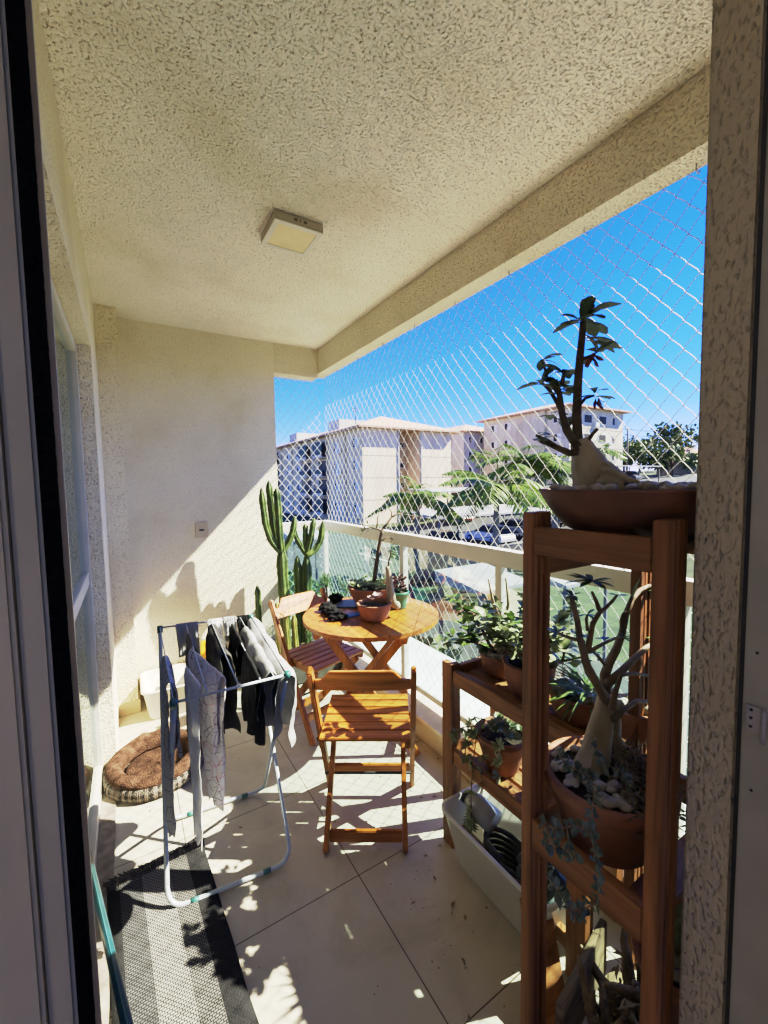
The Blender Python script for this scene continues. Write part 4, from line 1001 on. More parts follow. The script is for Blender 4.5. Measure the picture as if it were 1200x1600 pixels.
mb = MB(); mb.hexa([(p.x-.075, 3.16, p.z+.001), (p.x+.035, 3.16, p.z+.001), (p.x+.035, 3.22, p.z+.001), (p.x-.075, 3.22, p.z+.001), (p.x-.07, 3.185, p.z+.155), (p.x+.03, 3.185, p.z+.155), (p.x+.03, 3.19, p.z+.155), (p.x-.07, 3.19, p.z+.155)]); mb.build('pouch', M['yellow'], t_, .006)
mb = MB(); mb.box((p.x-.055, 3.1505, p.z+.04), (p.x+.015, 3.164, p.z+.09)); mb.build('printed_panel', noisy('orange print', (.55, .14, .02), (.70, .28, .03), 30, .5), t_, .004)

# ================================================================== RUG AND POLE
def rugmat():
    mt, nt, b = newmat('woven striped rug'); v = coords(nt); s = N(nt, 'ShaderNodeSeparateXYZ'); nt.links.new(v, s.inputs[0])
    mr = N(nt, 'ShaderNodeMapRange'); nt.links.new(s.outputs[0], mr.inputs[0]); mr.inputs[1].default_value = -.17; mr.inputs[2].default_value = .17
    c = ramp(nt, mr.outputs[0], [(0, (.028, .028, .03)), (.12, (.11, .11, .115)), (.33, (.30, .29, .275)), (.60, (.16, .155, .15)), (.79, (.022, .022, .024))], 'CONSTANT')
    br = N(nt, 'ShaderNodeTexBrick', Scale=1.0); mp = N(nt, 'ShaderNodeMapping'); mp.inputs['Scale'].default_value = (75, 75, 1); nt.links.new(v, mp.inputs[0]); nt.links.new(mp.outputs[0], br.inputs['Vector'])
    br.inputs['Mortar Size'].default_value = .13; br.inputs['Brick Width'].default_value = .9; br.inputs['Row Height'].default_value = .55; br.inputs['Mortar Smooth'].default_value = .5
    c2_ = mix(nt, br.outputs['Fac'], c, (.03, .03, .032)); nz = N(nt, 'ShaderNodeTexNoise', Scale=220.0); nt.links.new(v, nz.inputs['Vector'])
    c3 = mix(nt, .5, c2_, ramp(nt, nz.outputs['Fac'], [(.3, (.45, .45, .45)), (.7, (1.2, 1.2, 1.2))]), 'MULTIPLY')
    nt.links.new(c3, b.inputs['Base Color']); b.inputs['Roughness'].default_value = 1; b.inputs['Specular IOR Level'].default_value = .1
    iv = N(nt, 'ShaderNodeMath', operation='SUBTRACT'); iv.inputs[0].default_value = 1; nt.links.new(br.outputs['Fac'], iv.inputs[1]); bump(nt, b, iv.outputs[0], .8, .003)
    return mt
RG = thing('rug', 'grey and black striped woven rug with a dark fringe', 'rug', (.03, 1.79, 0), None); RG.rotation_euler = (0, 0, radians(3.2)); WORLD[RG.name] = V((0, 0, 0))
mb = MB(); nx, ny = 10, 60; vs = []; fs = []
for j in range(ny+1):
    for i in range(nx+1):
        x = -.168+.336*i/nx; y = -1.15*j/ny
        vs.append((x+.004*noise.noise(V((0, y*6, 0))), y, .009+.003*noise.noise(V((x*9, y*7, 3)))))
for j in range(ny):
    for i in range(nx): o = j*(nx+1)+i; fs.append((o, o+nx+1, o+nx+2, o+1))
mb.add(vs, fs, True); mb.build('woven_mat', rugmat(), RG, solid=.006)
mb = MB(); random.seed(5)
for i in range(46):
    x = -.166+.332*i/45
    for k in range(3): mb.tube([(x, -.004, .010), (x+rnd(-.006, .006), .018, .012+rnd(0, .006)), (x+rnd(-.014, .014), .036, .009+rnd(0, .008)), (x+rnd(-.022, .022), .052+rnd(-.012, .012), .004+rnd(0, .006))], [.0028, .0026, .0022, .0016], 5)
mb.build('fringe', noisy('dark fringe yarn', (.015, .014, .014), (.11, .10, .095), 40, 1), RG)
a = at(137, 1335, 0, -.165); b = at(198, 1600, 2, .42)
t_ = thing('broom_handle', 'dark teal painted pole leaning against the glass door', 'broom', b)
d = (b-a).normalized(); mb = MB(); mb.tube([a-d*.02, b+d*.42], .0105, 14); mb.build('pole', M['tealpole'], t_)
mb = MB(); nn = d.cross(V((1, .3, 0))).normalized()*.0106; mb.tube([a+nn, b+d*.4+nn], .0012, 5); mb.build('seam', noisy('teal seam', (.05, .20, .24), (.07, .25, .28), 10, .4), t_)

# ================================================================== CACTUS CORNER
def ribbed(mb, pts, r, ribs=5, n=30, depth=.42):
    pts = [V(p) for p in pts]; fine = []
    for i in range(len(pts)-1):
        for k in range(7): fine.append(pts[i].lerp(pts[i+1], k/7))
    fine.append(pts[-1])
    # smooth
    for _ in range(3): fine = [fine[0]]+[(fine[i-1]+fine[i]*2+fine[i+1])/4 for i in range(1, len(fine)-1)]+[fine[-1]]
    L = len(fine); vs = []; fs = []; ref = V((1, .35, 0))
    for i, p in enumerate(fine):
        d = (fine[min(i+1, L-1)]-fine[max(i-1, 0)]).normalized(); a = d.cross(ref).normalized(); b = a.cross(d)
        e = (L-1-i)/(L-1); tipf = min(1, sqrt(max(0, e)*L/4.5)); rr = r*(.86+.14*sin(min(1, i/6)*pi/2))*max(tipf, .05)*(1+.05*sin(i*.9))
        for j in range(n):
            t = 2*pi*j/n; k = 1-depth+depth*abs(cos(t*ribs/2))**.8; bmp = 1+.05*sin(i*2.6)*(abs(cos(t*ribs/2))**6)
            vs.append(p+(a*cos(t)+b*sin(t))*rr*k*bmp)
    for i in range(L-1):
        for j in range(n): fs.append((i*n+j, i*n+(j+1) % n, (i+1)*n+(j+1) % n, (i+1)*n+j))
    fs.append(tuple((L-1)*n+j for j in range(n))); mb.add(vs, fs, True)
    sp = MB()
    for i in range(1, L-2):
        for rb in range(ribs):
            j = int(round(rb*n/ribs)) % n; p = vs[i*n+j]; o_ = (p-fine[i]).normalized()
            for k in range(3): dd = (o_+rdir()*.7).normalized()*.007; e_ = dd.orthogonal().normalized()*.0006; sp.add([p-e_, p+e_, p+dd], [(0, 1, 2)])
    return sp
YC = 3.10
def q(x, y, dy=0): return at(x, y, 1, YC+dy)
root = thing('cactus', 'tall many armed candelabra cactus in a dark planter in the corner', 'cactus', (1.15, YC, 0))
B('planter', M['graypot'], (.90, 2.93, .001), (1.37, 3.34, .24), root, .01)
fill(root, (1.13, 3.14), .18, .235)
def col(pts, r, dy=0, mat='cactus', ribs=5):
    mb = MB(); P_ = []
    for i, p in enumerate(pts): P_.append(q(p[0], p[1], dy))
    sp = ribbed(mb, P_, r, ribs); o = mb.build('column', M[mat], root); sp.build('spines', M['leafpale'], o)
col([(449, 1040), (446, 985), (444, 930), (441, 890), (440, 850)], .044)
col([(438, 862), (424, 846), (415, 820), (411, 790), (408, 762)], .026, -.02)
col([(440, 860), (428, 835), (424, 800), (421, 770), (420, 750)], .027, .03)
col([(440, 862), (437, 835), (435, 800), (433, 776), (432, 762)], .028, -.03)
col([(442, 862), (452, 845), (458, 828), (461, 806)], .026, .01)
col([(470, 1030), (468, 960), (466, 900), (464, 868)], .036, .05)
col([(478, 1030), (480, 960), (479, 905), (479, 862)], .042, .02)
col([(478, 866), (468, 850), (461, 836), (459, 822)], .022, .04)
col([(478, 866), (477, 842), (477, 826), (477, 818)], .023, .06)
col([(479, 866), (485, 845), (488, 825), (491, 809)], .025, .03)
col([(480, 868), (492, 860), (501, 845), (505, 812)], .026, .0)
col([(408, 1000), (404, 960), (403, 930), (402, 914)], .024, .12)
col([(440, 1050), (436, 1000), (434, 960), (432, 940)], .024, -.10, 'cactusy')
col([(455, 1050), (449, 1000), (446, 965), (441, 945)], .022, -.12, 'cactusy')
col([(466, 1055), (462, 1010), (459, 975), (459, 960)], .024, -.12, 'cactusy')
mb = MB()
for i in range(240):
    p = q(rnd(476, 520), rnd(965, 1030), rnd(-.1, .15)); mb.leaf(p, rdir(-.4, .9), rnd(.02, .05), rnd(.006, .014), rdir(), rnd(0, .6), .2, k=2)
mb.build('dry_undergrowth', M['dry'], root)
def spiky(label, c, n, L, mat, up):
    root = thing('spiky_plant', label, 'plant', (c.x, c.y, .24)); mb = MB(); ms = MB()
    ms.tube([(c.x, c.y, .236), (c.x+.01, c.y, (c.z+.24)/2), c], .008, 7)
    for k in range(7):
        cc = c+V((rnd(-.05, .05), rnd(-.05, .05), rnd(-.05, .06)))
        ms.tube([c+V((0, 0, -.06)), cc], .004, 5)
        for i in range(n):
            d = rdir(-.3 if up else -.6, 1); mb.leaf(cc, d, L*rnd(.7, 1.1), .006, (0, 0, 1), rnd(0, .2), 0, .2, 3)
    ms.build('stem', M['bark'], root); mb.build('foliage', M[mat], root); return root
spiky('bushy spiky green plant between cactus and table', at(510, 912, 1, 3.2), 34, .085, 'leaf', 1)
spiky('small dark spiky plant behind the large bowl on the table', at(541, 915, 1, 3.15), 24, .07, 'leafdark', 0)

# ================================================================== OUTSIDE
def sst(a, b, x): t = min(1, max(0, (x-a)/(b-a))); return t*t*(3-2*t)
def gz(x, y):
    s = x-.35*y; return -3.5+4.6*sst(14, 42, s)+3.0*sst(45, 110, s)
M['grass'] = noisy('lawn', (.018, .028, .009), (.055, .07, .024), 1.2, .95, .6, .05, 20)
M['asphalt'] = noisy('asphalt', (.03, .034, .032), (.055, .06, .056), 1.4, .9, .3, .01, 30)
M['concrete'] = noisy('concrete', (.11, .108, .096), (.20, .192, .172), .8, .9, .2, .01, 12)
M['wallA'] = noisy('cream facade', (.72, .56, .36), (.79, .63, .43), .6, .9)
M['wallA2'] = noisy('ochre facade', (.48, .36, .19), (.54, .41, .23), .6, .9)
M['wallW'] = noisy('white facade', (.56, .54, .50), (.62, .60, .56), .6, .9)
M['wallS'] = noisy('warm white facade', (.54, .50, .35), (.60, .56, .41), .6, .9)
M['roof'] = noisy('clay roof tiles', (.34, .19, .12), (.56, .36, .25), 4, .9, .5, .05, 9)
M['win'] = noisy('window glass', (.020, .018, .013), (.05, .045, .034), 3, .6, spec=.2)
M['balglass'] = noisy('green balcony glass', (.05, .085, .06), (.09, .13, .09), 3, .6, spec=.2)
M['winframe'] = noisy('white window frame', (.62, .62, .62), (.70, .70, .70), 3, .6)
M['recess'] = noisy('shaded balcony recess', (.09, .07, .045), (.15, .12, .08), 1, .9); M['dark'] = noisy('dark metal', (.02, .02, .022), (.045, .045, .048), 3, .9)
M['carportroof'] = noisy('carport roofing', (.26, .26, .26), (.36, .36, .36), 1, .6)
M['palm'] = noisy('palm leaflet', (.04, .085, .010), (.18, .26, .04), 8, .5, trans=.25)
M['palmtrunk'] = noisy('palm trunk', (.13, .11, .085), (.24, .21, .17), 6, .9)
M['treeleaf'] = noisy('tree foliage', (.018, .035, .010), (.075, .11, .03), .9, .7, trans=.15)
mb = MB(); n = 60; vs = []; fs = []
xs = [-300+ (i/n)*1000 if i else -300 for i in range(n+1)]
xs = sorted(set([-400, -200, -100, -40, -10]+[0+2.5*i for i in range(50)]+[130, 150, 200, 300, 500, 800])); ys_ = sorted(set([-500, -200, -100, -50, -20]+[-10+3*i for i in range(50)]+[150, 180, 220, 300, 500, 900]))
for y in ys_:
    for x in xs: vs.append((x, y, gz(x, y)-.02))
k = len(xs)
for j in range(len(ys_)-1):
    for i in range(k-1): o = j*k+i; fs.append((o, o+1, o+k+1, o+k))
mb.add(vs, fs, True); struct(mb.build('ground', M['grass']))
def streaky(mt):
    nt = mt.node_tree; b = nt.nodes['Principled BSDF']; src = b.inputs['Base Color'].links[0].from_socket
    n = N(nt, 'ShaderNodeTexNoise', Scale=1.0, Detail=6, Roughness=.65); nt.links.new(coords(nt, (1.3, 1.3, .10)), n.inputs['Vector'])
    n2 = N(nt, 'ShaderNodeTexNoise', Scale=.35, Detail=5); nt.links.new(coords(nt), n2.inputs['Vector'])
    c = mix(nt, .55, src, ramp(nt, n.outputs['Fac'], [(.36, (.70, .66, .62)), (.56, (1, 1, 1))]), 'MULTIPLY')
    c = mix(nt, .5, c, ramp(nt, n2.outputs['Fac'], [(.35, (.82, .80, .77)), (.6, (1, 1, 1))]), 'MULTIPLY'); nt.links.new(c, b.inputs['Base Color'])
for k_ in ('wallA', 'wallA2', 'wallW', 'wallS', 'concrete', 'carportroof'): streaky(M[k_])
def streaky_(m_): streaky(m_); return m_
def strip(name, mat, cx, y0, y1, w, dz, ns=40, alongx=False):
    mb = MB(); vs = []; fs = []; m_ = 8
    for i in range(ns+1):
        t = y0+(y1-y0)*i/ns
        for j in range(m_+1):
            o = cx-w/2+w*j/m_; x, y = (t, o) if alongx else (o, t); vs.append((x, y, gz(x, y)+dz))
    for i in range(ns):
        for j in range(m_):
            o = i*(m_+1)+j; f = (o, o+1, o+m_+2, o+m_+1); fs.append(f[::-1] if alongx else f)
    mb.add(vs, fs, True); return struct(mb.build(name, mat))
strip('road', M['asphalt'], 8.6, -20, 90, 5.5, .005)
strip('pavement', M['concrete'], 4.2, -20, 90, 2.6, .06)
strip('parking_lot', M['asphalt'], 33, 11.6, 90, 11, .009, 60, True) if False else None
strip('parking_lot', M['asphalt'], 28, 11.5, 95, 22, .004, 60, True)
mb = MB()
for i in range(14):
    x = 14+2.6*i; mb.hexa([(x, 22, gz(x, 22)+.02), (x+.1, 22, gz(x, 22)+.02), (x+.1, 26.5, gz(x, 26.5)+.02), (x, 26.5, gz(x, 26.5)+.02), (x, 22, gz(x, 22)+.024), (x+.1, 22, gz(x, 22)+.024), (x+.1, 26.5, gz(x, 26.5)+.024), (x, 26.5, gz(x, 26.5)+.024)])
struct(mb.build('parking_markings', M['winframe']))
# ---- buildings
def window(root, p, ux, w, h, nrm, shutter=0, mat='win'):
    """window with frame on a facade: p centre, ux along wall, nrm outward"""
    p = V(p); ux = V(ux); nrm = V(nrm); z = V((0, 0, 1))
    mb = MB(); mb.bar(p-z*(h/2)+nrm*.02, p+z*(h/2)+nrm*.02, w, .06, nrm)
    f = mb.build('window', M['winframe'], root)
    mb = MB(); a = p-ux*(w/2-.07) ; b = p+ux*(w/2-.07)
    if shutter: b = p-ux*(.02)*1
    zz = h/2-.07; c_ = nrm*.056
    mb.add([a-z*zz+c_, b-z*zz+c_, b+z*zz+c_, a+z*zz+c_], [(0, 1, 2, 3)]); mb.build('pane', M[mat], f); return f
def hip(mb, x0, x1, y0, y1, z, rise, ov):
    x0 -= ov; x1 += ov; y0 -= ov; y1 += ov; w = min(x1-x0, y1-y0)/2
    if x1-x0 > y1-y0: r0, r1 = (x0+w, (y0+y1)/2, z+rise), (x1-w, (y0+y1)/2, z+rise)
    else: r0, r1 = ((x0+x1)/2, y0+w, z+rise), ((x0+x1)/2, y1-w, z+rise)
    vs = [(x0, y0, z), (x1, y0, z), (x1, y1, z), (x0, y1, z), r0, r1]
    if x1-x0 > y1-y0: fs = [(0, 1, 5, 4), (1, 2, 5), (2, 3, 4, 5), (3, 0, 4)]
    else: fs = [(0, 1, 4), (1, 2, 5, 4), (2, 3, 5), (3, 0, 4, 5)]
    vs += [(x0, y0, z-.22), (x1, y0, z-.22), (x1, y1, z-.22), (x0, y1, z-.22)]
    fs += [(6, 7, 1, 0), (7, 8, 2, 1), (8, 9, 3, 2), (9, 6, 0, 3), (9, 8, 7, 6)]; mb.add(vs, fs)
# building A
X0, Y0 = 24.6, 44.8; ZE = 8.35; ZG = -3.8
A1 = thing('apartment_building', 'cream four storey apartment block with tiled roof, nearest of the blocks', 'building', (32, 60, ZG))
mb = MB(); mb.box((X0, Y0, ZG), (30.0, 92, ZE)); mb.box((33.3, Y0, ZG), (38.6, 92, ZE)); mb.box((30.001, Y0+3.2, ZG), (33.299, 91, ZE)); mb.build('wall', M['wallA'], A1)
B('shade_side_panel', streaky_(noisy('cream facade warmed against shade', (.80, .58, .30), (.86, .66, .38), .6, .9)), (X0-.014, Y0+.02, ZG), (X0-.0005, 91.9, ZE-.05), A1)  # same facade in a warmer colour, offsetting the bluish shade on this side
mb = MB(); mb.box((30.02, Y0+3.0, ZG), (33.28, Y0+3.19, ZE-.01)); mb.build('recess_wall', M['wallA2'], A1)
mb = MB()
for z in (5.0, 2.25, -.5): mb.box((X0-.012, Y0-.02, z), (30.0, Y0-.001, z+.05)); mb.box((33.3, Y0-.02, z), (38.6, Y0-.001, z+.05))
mb.build('floor_joint', M['concrete'], A1)
mb = MB(); hip(mb, X0, 38.6, Y0, 92, ZE+.22, 2.6, .9); rf = mb.build('roof', M['roof'], A1)
mb = MB(); mb.box((27, 56, ZE+.5), (31.5, 60, ZE+2.75)); mb.build('water_tank_house', M['wallW'], A1)
mb = MB(); mb.box((27, 74, ZE+.5), (31.5, 78, ZE+2.75)); mb.build('water_tank_house', M['wallW'], A1)
for i, z in enumerate((6.55, 3.8, 1.05, -1.7)):
    for y, sh in ((46.6, 1), (52.3, 1), (67, 1), (72, 1), (84, 1)): window(A1, (X0, y, z+.1), (0, -1, 0), 1.5 if y < 60 else 1.4, 1.15, (-1, 0, 0), sh)
    for y in (57.0, 63.0, 79.0):
        mb = MB(); mb.box((X0-.9, y-1.7, z-1.25), (X0-.02, y+1.7, z-1.05)); mb.box((X0-.9, y-1.7, z-1.05), (X0-.82, y+1.7, z-.75)); bl = mb.build('balcony', M['wallA'], A1)
        mb = MB(); mb.box((X0-.03, y-1.5, z-1.0), (X0-.012, y+1.5, z+1.15)); mb.build('recess_shade', M['recess'], bl)  # flat panel whose dark colour stands in for the recess shade
        mb = MB(); mb.box((X0-.87, y-1.68, z-.748), (X0-.84, y+1.68, z+(1.1 if (i+int(y)) % 3 == 0 or i == 0 else -.1))); mb.build('balcony_glass', M['balglass'], bl)
    for x in (31.1, 32.4): window(A1, (x, Y0+3.0, z+.2), (1, 0, 0), .75, .75, (0, -1, 0))
mb = MB(); 
for y in (49.4, 55.0, 60.0, 65.3, 70, 75.5, 82): mb.box((X0-.14, y-.25, ZG), (X0-.001, y+.25, ZE-.02))
mb.build('pilaster', M['wallA2'], A1)
for y, z in ((51.0, 5.6), (51.0, 2.7), (65.9, 5.5), (83, 2.6), (71, -.2)):
    mb = MB(); mb.box((X0-.45, y-.45, z), (X0-.15, y+.45, z+.65)); mb.build('air_conditioner', M['winframe'], A1)
for x in (29.85, 33.5): mb = MB(); mb.box((x-.06, Y0-.13, ZG), (x+.06, Y0-.021, ZE-.05)); mb.build('downpipe', M['wallW'], A1)
mb = MB(); mb.tube([(26.5, 50, ZE+1.2), (26.5, 50, ZE+3.6)], .05, 6); mb.box((25.9, 49.97, ZE+3.2), (27.1, 50.03, ZE+3.26)); mb.box((26.1, 49.97, ZE+2.8), (26.9, 50.03, ZE+2.86)); mb.build('antenna', M['dark'], A1)
# building B (white, middle distance)
bx, by_ = 52.2, 57
B1 = thing('apartment_building', 'white apartment block half hidden between the two cream blocks', 'building', (58, 62, 0))
ZB1 = 10.6
mb = MB(); mb.box((bx, by_, -3), (bx+12, by_+30, ZB1)); mb.build('wall', M['wallW'], B1)
mb = MB(); mb.box((bx-9, by_+3.5, -3), (bx-.02, by_+30, ZB1-.02)); mb.build('wing', M['wallW'], B1)
mb = MB(); hip(mb, bx, bx+12, by_, by_+30, ZB1+.2, 2.2, .9); mb.build('roof', M['roof'], B1)
for z in (9.2, 6.5, 3.8, 1.1):
    for x in (bx+1.8, bx+4.6): window(B1, (x, by_, z), (1, 0, 0), 1.3, 1.1, (0, -1, 0), 1)
# building C (right)
cx0, cy0 = 54.9, 37.7; ZC = 12.2
C1 = thing('apartment_building', 'warm white apartment block with tiled roof behind the bowl plant', 'building', (62, 45, 1))
mb = MB(); mb.box((cx0, cy0, -3), (cx0+14, cy0+17, ZC)); mb.box((cx0-.35, cy0+4, -3), (cx0-.003, cy0+8, ZC-.05)); mb.build('wall', M['wallS'], C1)
mb = MB(); hip(mb, cx0, cx0+14, cy0, cy0+17, ZC+.2, 2.0, 1.0); mb.build('roof', M['roof'], C1)
for z in (10.7, 7.9, 5.1, 2.3):
    for x, w in ((cx0+1.7, .8), (cx0+4.4, 2.0), (cx0+8.2, 2.0), (cx0+11.2, .8)): window(C1, (x, cy0, z), (1, 0, 0), w, 1.3, (0, -1, 0))
    for y in (cy0+2, cy0+11.5, cy0+14.5): window(C1, (cx0, y, z), (0, -1, 0), 1.4, 1.2, (-1, 0, 0), 1)
mb = MB()
for z in (9.2, 6.4, 3.6): mb.box((cx0-.012, cy0-.02, z), (cx0+14, cy0-.001, z+.05))
mb.build('floor_joint', M['concrete'], C1)
for x, z in ((cx0+6.3, 9.6), (cx0+9.9, 6.8), (cx0+2.9, 6.8)):
    mb = MB(); mb.box((x-.4, cy0-.45, z), (x+.4, cy0-.021, z+.6)); mb.build('air_conditioner', M['winframe'], C1)
# neighbour house below with white awning
def carport(name, label, x0, x1, y0, y1, z, zg):
    t = thing(name, label, 'carport', ((x0+x1)/2, (y0+y1)/2, zg), 'carports over the parking bays'); mb = MB()
    mb.hexa([(x0, y0, z), (x1, y0, z), (x1, y1, z+.25), (x0, y1, z+.25), (x0, y0, z+.12), (x1, y0, z+.12), (x1, y1, z+.37), (x0, y1, z+.37)]); mb.build('roof', M['carportroof'], t)
    k = max(2, int((x1-x0)/5)+1)
    for i in range(k):
        x = x0+.3+(x1-x0-.6)*i/(k-1)
        mb = MB(); mb.box((x-.06, y0+.3, zg), (x+.06, y0+.42, z+.02)); mb.build('post', M['concrete'], t)
        mb = MB(); mb.box((x-.06, y1-.42, zg), (x+.06, y1-.3, z+.2)); mb.build('post', M['concrete'], t)
    return t
carport('carport', 'long pale carport nearest the railing with cars under it', 17.5, 29, 21.5, 26.5, -.9, -3.55)
carport('carport', 'long pale carport in the second row, below the white block', 27, 44, 34, 39, .5, -3.0)
carport('carport', 'pale carport right of the cream block, highest on the slope', 40, 60, 27.5, 32, 3.1, .4)
t_ = thing('retaining_wall', 'low concrete wall along the near edge of the parking', 'wall', (20, 17.5, -3.5)); mb = MB(); mb.box((12, 17.3, -3.9), (34, 17.6, -2.3)); mb.build('wall_face', M['concrete'], t_)
for i in range(8):
    mb = MB(); x = 12.2+3.05*i; mb.box((x, 17.42, -2.299), (x+.06, 17.48, -1.25)); mb.build('fence_post', M['dark'], t_)
mb = MB()
for z in (-1.3, -1.75): mb.box((12.2, 17.435, z), (33.8, 17.465, z+.04))
mb.build('fence_rail', M['dark'], t_)
# cars
def make_car(label, mat):
    t = thing('parked_car', label, 'car', (0, 0, 0), 'cars parked below the balcony')
    prof = [(-2.05, .28), (-2.1, .62), (-1.95, .85), (-1.2, .93), (.85, .97), (1.9, .80), (2.08, .60), (2.05, .28)]
    def extr(pr, hw, hw2=None):
        k = len(pr); hw2 = hw2 or hw; zs = [p[1] for p in pr]; zm = max(zs); z0 = min(zs); vs = []
        for s in (-1, 1):
            for x, z in pr: vs.append((x, s*(hw+(hw2-hw)*(z-z0)/(zm-z0)), z))
        return vs, [tuple(range(k)), tuple(range(2*k-1, k-1, -1))]+[(j, j+k, (j+1) % k+k, (j+1) % k) for j in range(k)]
    mb = MB(); mb.add(*extr(prof, .86, .80)); recalc(mb.build('body', mat, t, .06))
    cab = [(-1.75, .90), (-1.35, 1.40), (.05, 1.46), (.95, .95)]
    mb = MB(); mb.add(*extr(cab, .77, .60)); recalc(mb.build('window', M['win'], t, .03))
    mb = MB(); mb.add(*extr([(-1.33, 1.405), (-1.2, 1.47), (0, 1.50), (.08, 1.452)], .60, .56)); recalc(mb.build('roof', mat, t, .015))
    for x in (-1.28, 1.28):
        for s in (-1, 1):
            mb = MB(); mb.tube([(x, s*.70, .31), (x, s*.88, .31)], .31, 18); w = mb.build('wheel', M['black'], t)
            mb = MB(); mb.tube([(x, s*.872, .31), (x, s*.885, .31)], .19, 14); mb.build('rim', M['metal'], w)
    for s in (-1, 1):
        mb = MB(); mb.box((2.0, s*.62-.17, .58), (2.075, s*.62+.17, .72)); mb.build('headlight', M['winframe'], t)
    return t
paint = lambda n, c: noisy(n, c, [x*1.15 for x in c], 2, .25, spec=.7)
PW, PS, PD, PR = paint('white car paint', (.66, .66, .66)), paint('silver car paint', (.36, .37, .38)), paint('dark car paint', (.03, .032, .036)), paint('red car paint', (.28, .03, .025))
cars = [('white parked car half under the nearest carport', PW, 24.6, 24.0, 90), ('silver parked car beside the white one under the nearest carport', PS, 27.3, 24.1, 92), ('dark parked car at the left end of the nearest carport', PD, 19.4, 24.0, 88), ('dark car parked in the open in front of the palms', PD, 31.5, 23.5, 90),
        ('white car parked high at the right beside the far carport', PW, 46, 26.2, 20), ('silver car parked under the highest carport', PS, 49, 29.5, 88), ('dark car parked at the right under the highest carport', PD, 54.2, 29.6, 90), ('white car parked in the second carport row', PW, 36, 36.4, 92), ('red car parked in the second carport row', PR, 32, 36.2, 90)]
for l, mt_, x, y, rz in cars:
    c_ = make_car(l, mt_); c_.location = (x, y, gz(x, y)+.03); c_.rotation_euler = (0, 0, radians(rz))
# palms
def palm(label, c, zg, L, nf, seed, tilt=0):
    random.seed(seed); t = thing('palm_tree', label, 'palm tree', (c.x, c.y, zg), 'palms in front of the blocks')
    mb = MB(); pts = [V((c.x+.05*sin(i), c.y, zg+(c.z-zg)*i/8)) for i in range(9)]; mb.tube(pts, taper(.20, .11, 9), 10); mb.build('trunk', M['palmtrunk'], t)
    nf += 4
    for i in range(nf):
        az = 2*pi*i/nf+rnd(-.25, .25); el = rnd(.15, 1.15) if i % 3 else rnd(-.15, .3); l = L*rnd(.8, 1.1); mb = MB()
        d = V((cos(az)*cos(el), sin(az)*cos(el), sin(el))); sag = rnd(.40, .75); pts = []
        for k in range(17): f = k/16; pts.append(c+V((0, 0, 0))+d*(l*f)+V((0, 0, -sag*l*f*f)))
        mb.tube(pts, taper(.035, .008, 17), 5)
        for k in range(2, 17):
            f = k/16; tg = (pts[k]-pts[k-1]).normalized(); sd = tg.cross(V((0, 0, 1))).normalized(); ll = .62*L/2.2*sin(pi*min(1, .12+f*.86))**.6
            for s in (-1, 1):
                for jj in (0, .5): mb.leaf(pts[k]-(pts[k]-pts[k-1])*jj, sd*s+tg*.55+V((0, 0, rnd(-.35, -.02))), ll*rnd(.85, 1.1), .10, (0, 0, 1), .30, 0, .1, 3)
        mb.build('frond', M['palm'], t)
    return t
def polar(x, y, D): 
    d = Fw+Rt*((x-600)/FPX)-Up*((y-800)/FPX); return CAM+d*D
palm('palm in front of the cream block corner', polar(652, 778, 21), -3.5, 2.5, 11, 3)
palm('large bright palm in front of the parking, behind the stand post', polar(776, 762, 19), -3.5, 3.3, 13, 8)
palm('taller palm behind the desert rose', polar(822, 722, 23), -3.2, 3.0, 12, 12)
palm('palm with crown just above the clay bowl rim', polar(868, 735, 24), -3, 2.8, 11, 15)
palm('small far palm in front of the white block', polar(750, 712, 55), -2, 2.6, 9, 19)
palm('far palm against the right block facade', polar(935, 705, 45), 0, 3.0, 10, 22)
# broadleaf trees at the right, beyond the parking
def tree(label, c, zg, rx, rz, n, seed):
    random.seed(seed); t = thing('tree', label, 'tree', (c.x, c.y, zg)); mb = MB(); mb.tube([(c.x, c.y, zg), (c.x+.1, c.y, (zg+c.z)/2), c], [.3, .22, .12], 8)
    for i in range(5): mb.tube([V((c.x, c.y, (zg+c.z)/2)), c+V((rnd(-1, 1)*rx*.6, rnd(-1, 1)*rx*.6, rnd(-.2, .5)*rz))], [.14, .05], 6)
    mb.build('trunk', M['bark'], t); mb = MB(); cl = [c+V((rnd(-1, 1)*rx*.75, rnd(-1, 1)*rx*.75, rnd(-.7, .75)*rz)) for _ in range(16)]
    for i in range(n):
        q_ = random.choice(cl)+rdir()*rnd(.2, 1)*rx*.36; s = rnd(.18, .42); d = rdir(); e = d.orthogonal().normalized()*s; g = d.cross(e).normalized()*s*.7
        mb.add([q_-e-g, q_+e-g*.6, q_+e+g, q_-e*.7+g], [(0, 1, 2, 3)])
    mb.build('crown', M['treeleaf'], t)
for lb, x, y, D, rx, rz, sd in [('dark broad tree left of the far utility pole', 1000, 702, 95, 5, 3.2, 1), ('tall dark tree at the far right beside the pillar', 1065, 690, 80, 4.5, 4, 2), ('rounded tree behind the highest carport', 1030, 700, 100, 5, 3, 3), ('olive tree low beside the warm white block', 975, 712, 90, 4, 2.5, 4), ('far tree line bush above the highest carport roof', 1050, 712, 72, 4, 2, 5)]:
    c = polar(x, y, D); tree(lb, c, gz(c.x, c.y)-.5, rx, rz, 900, sd)
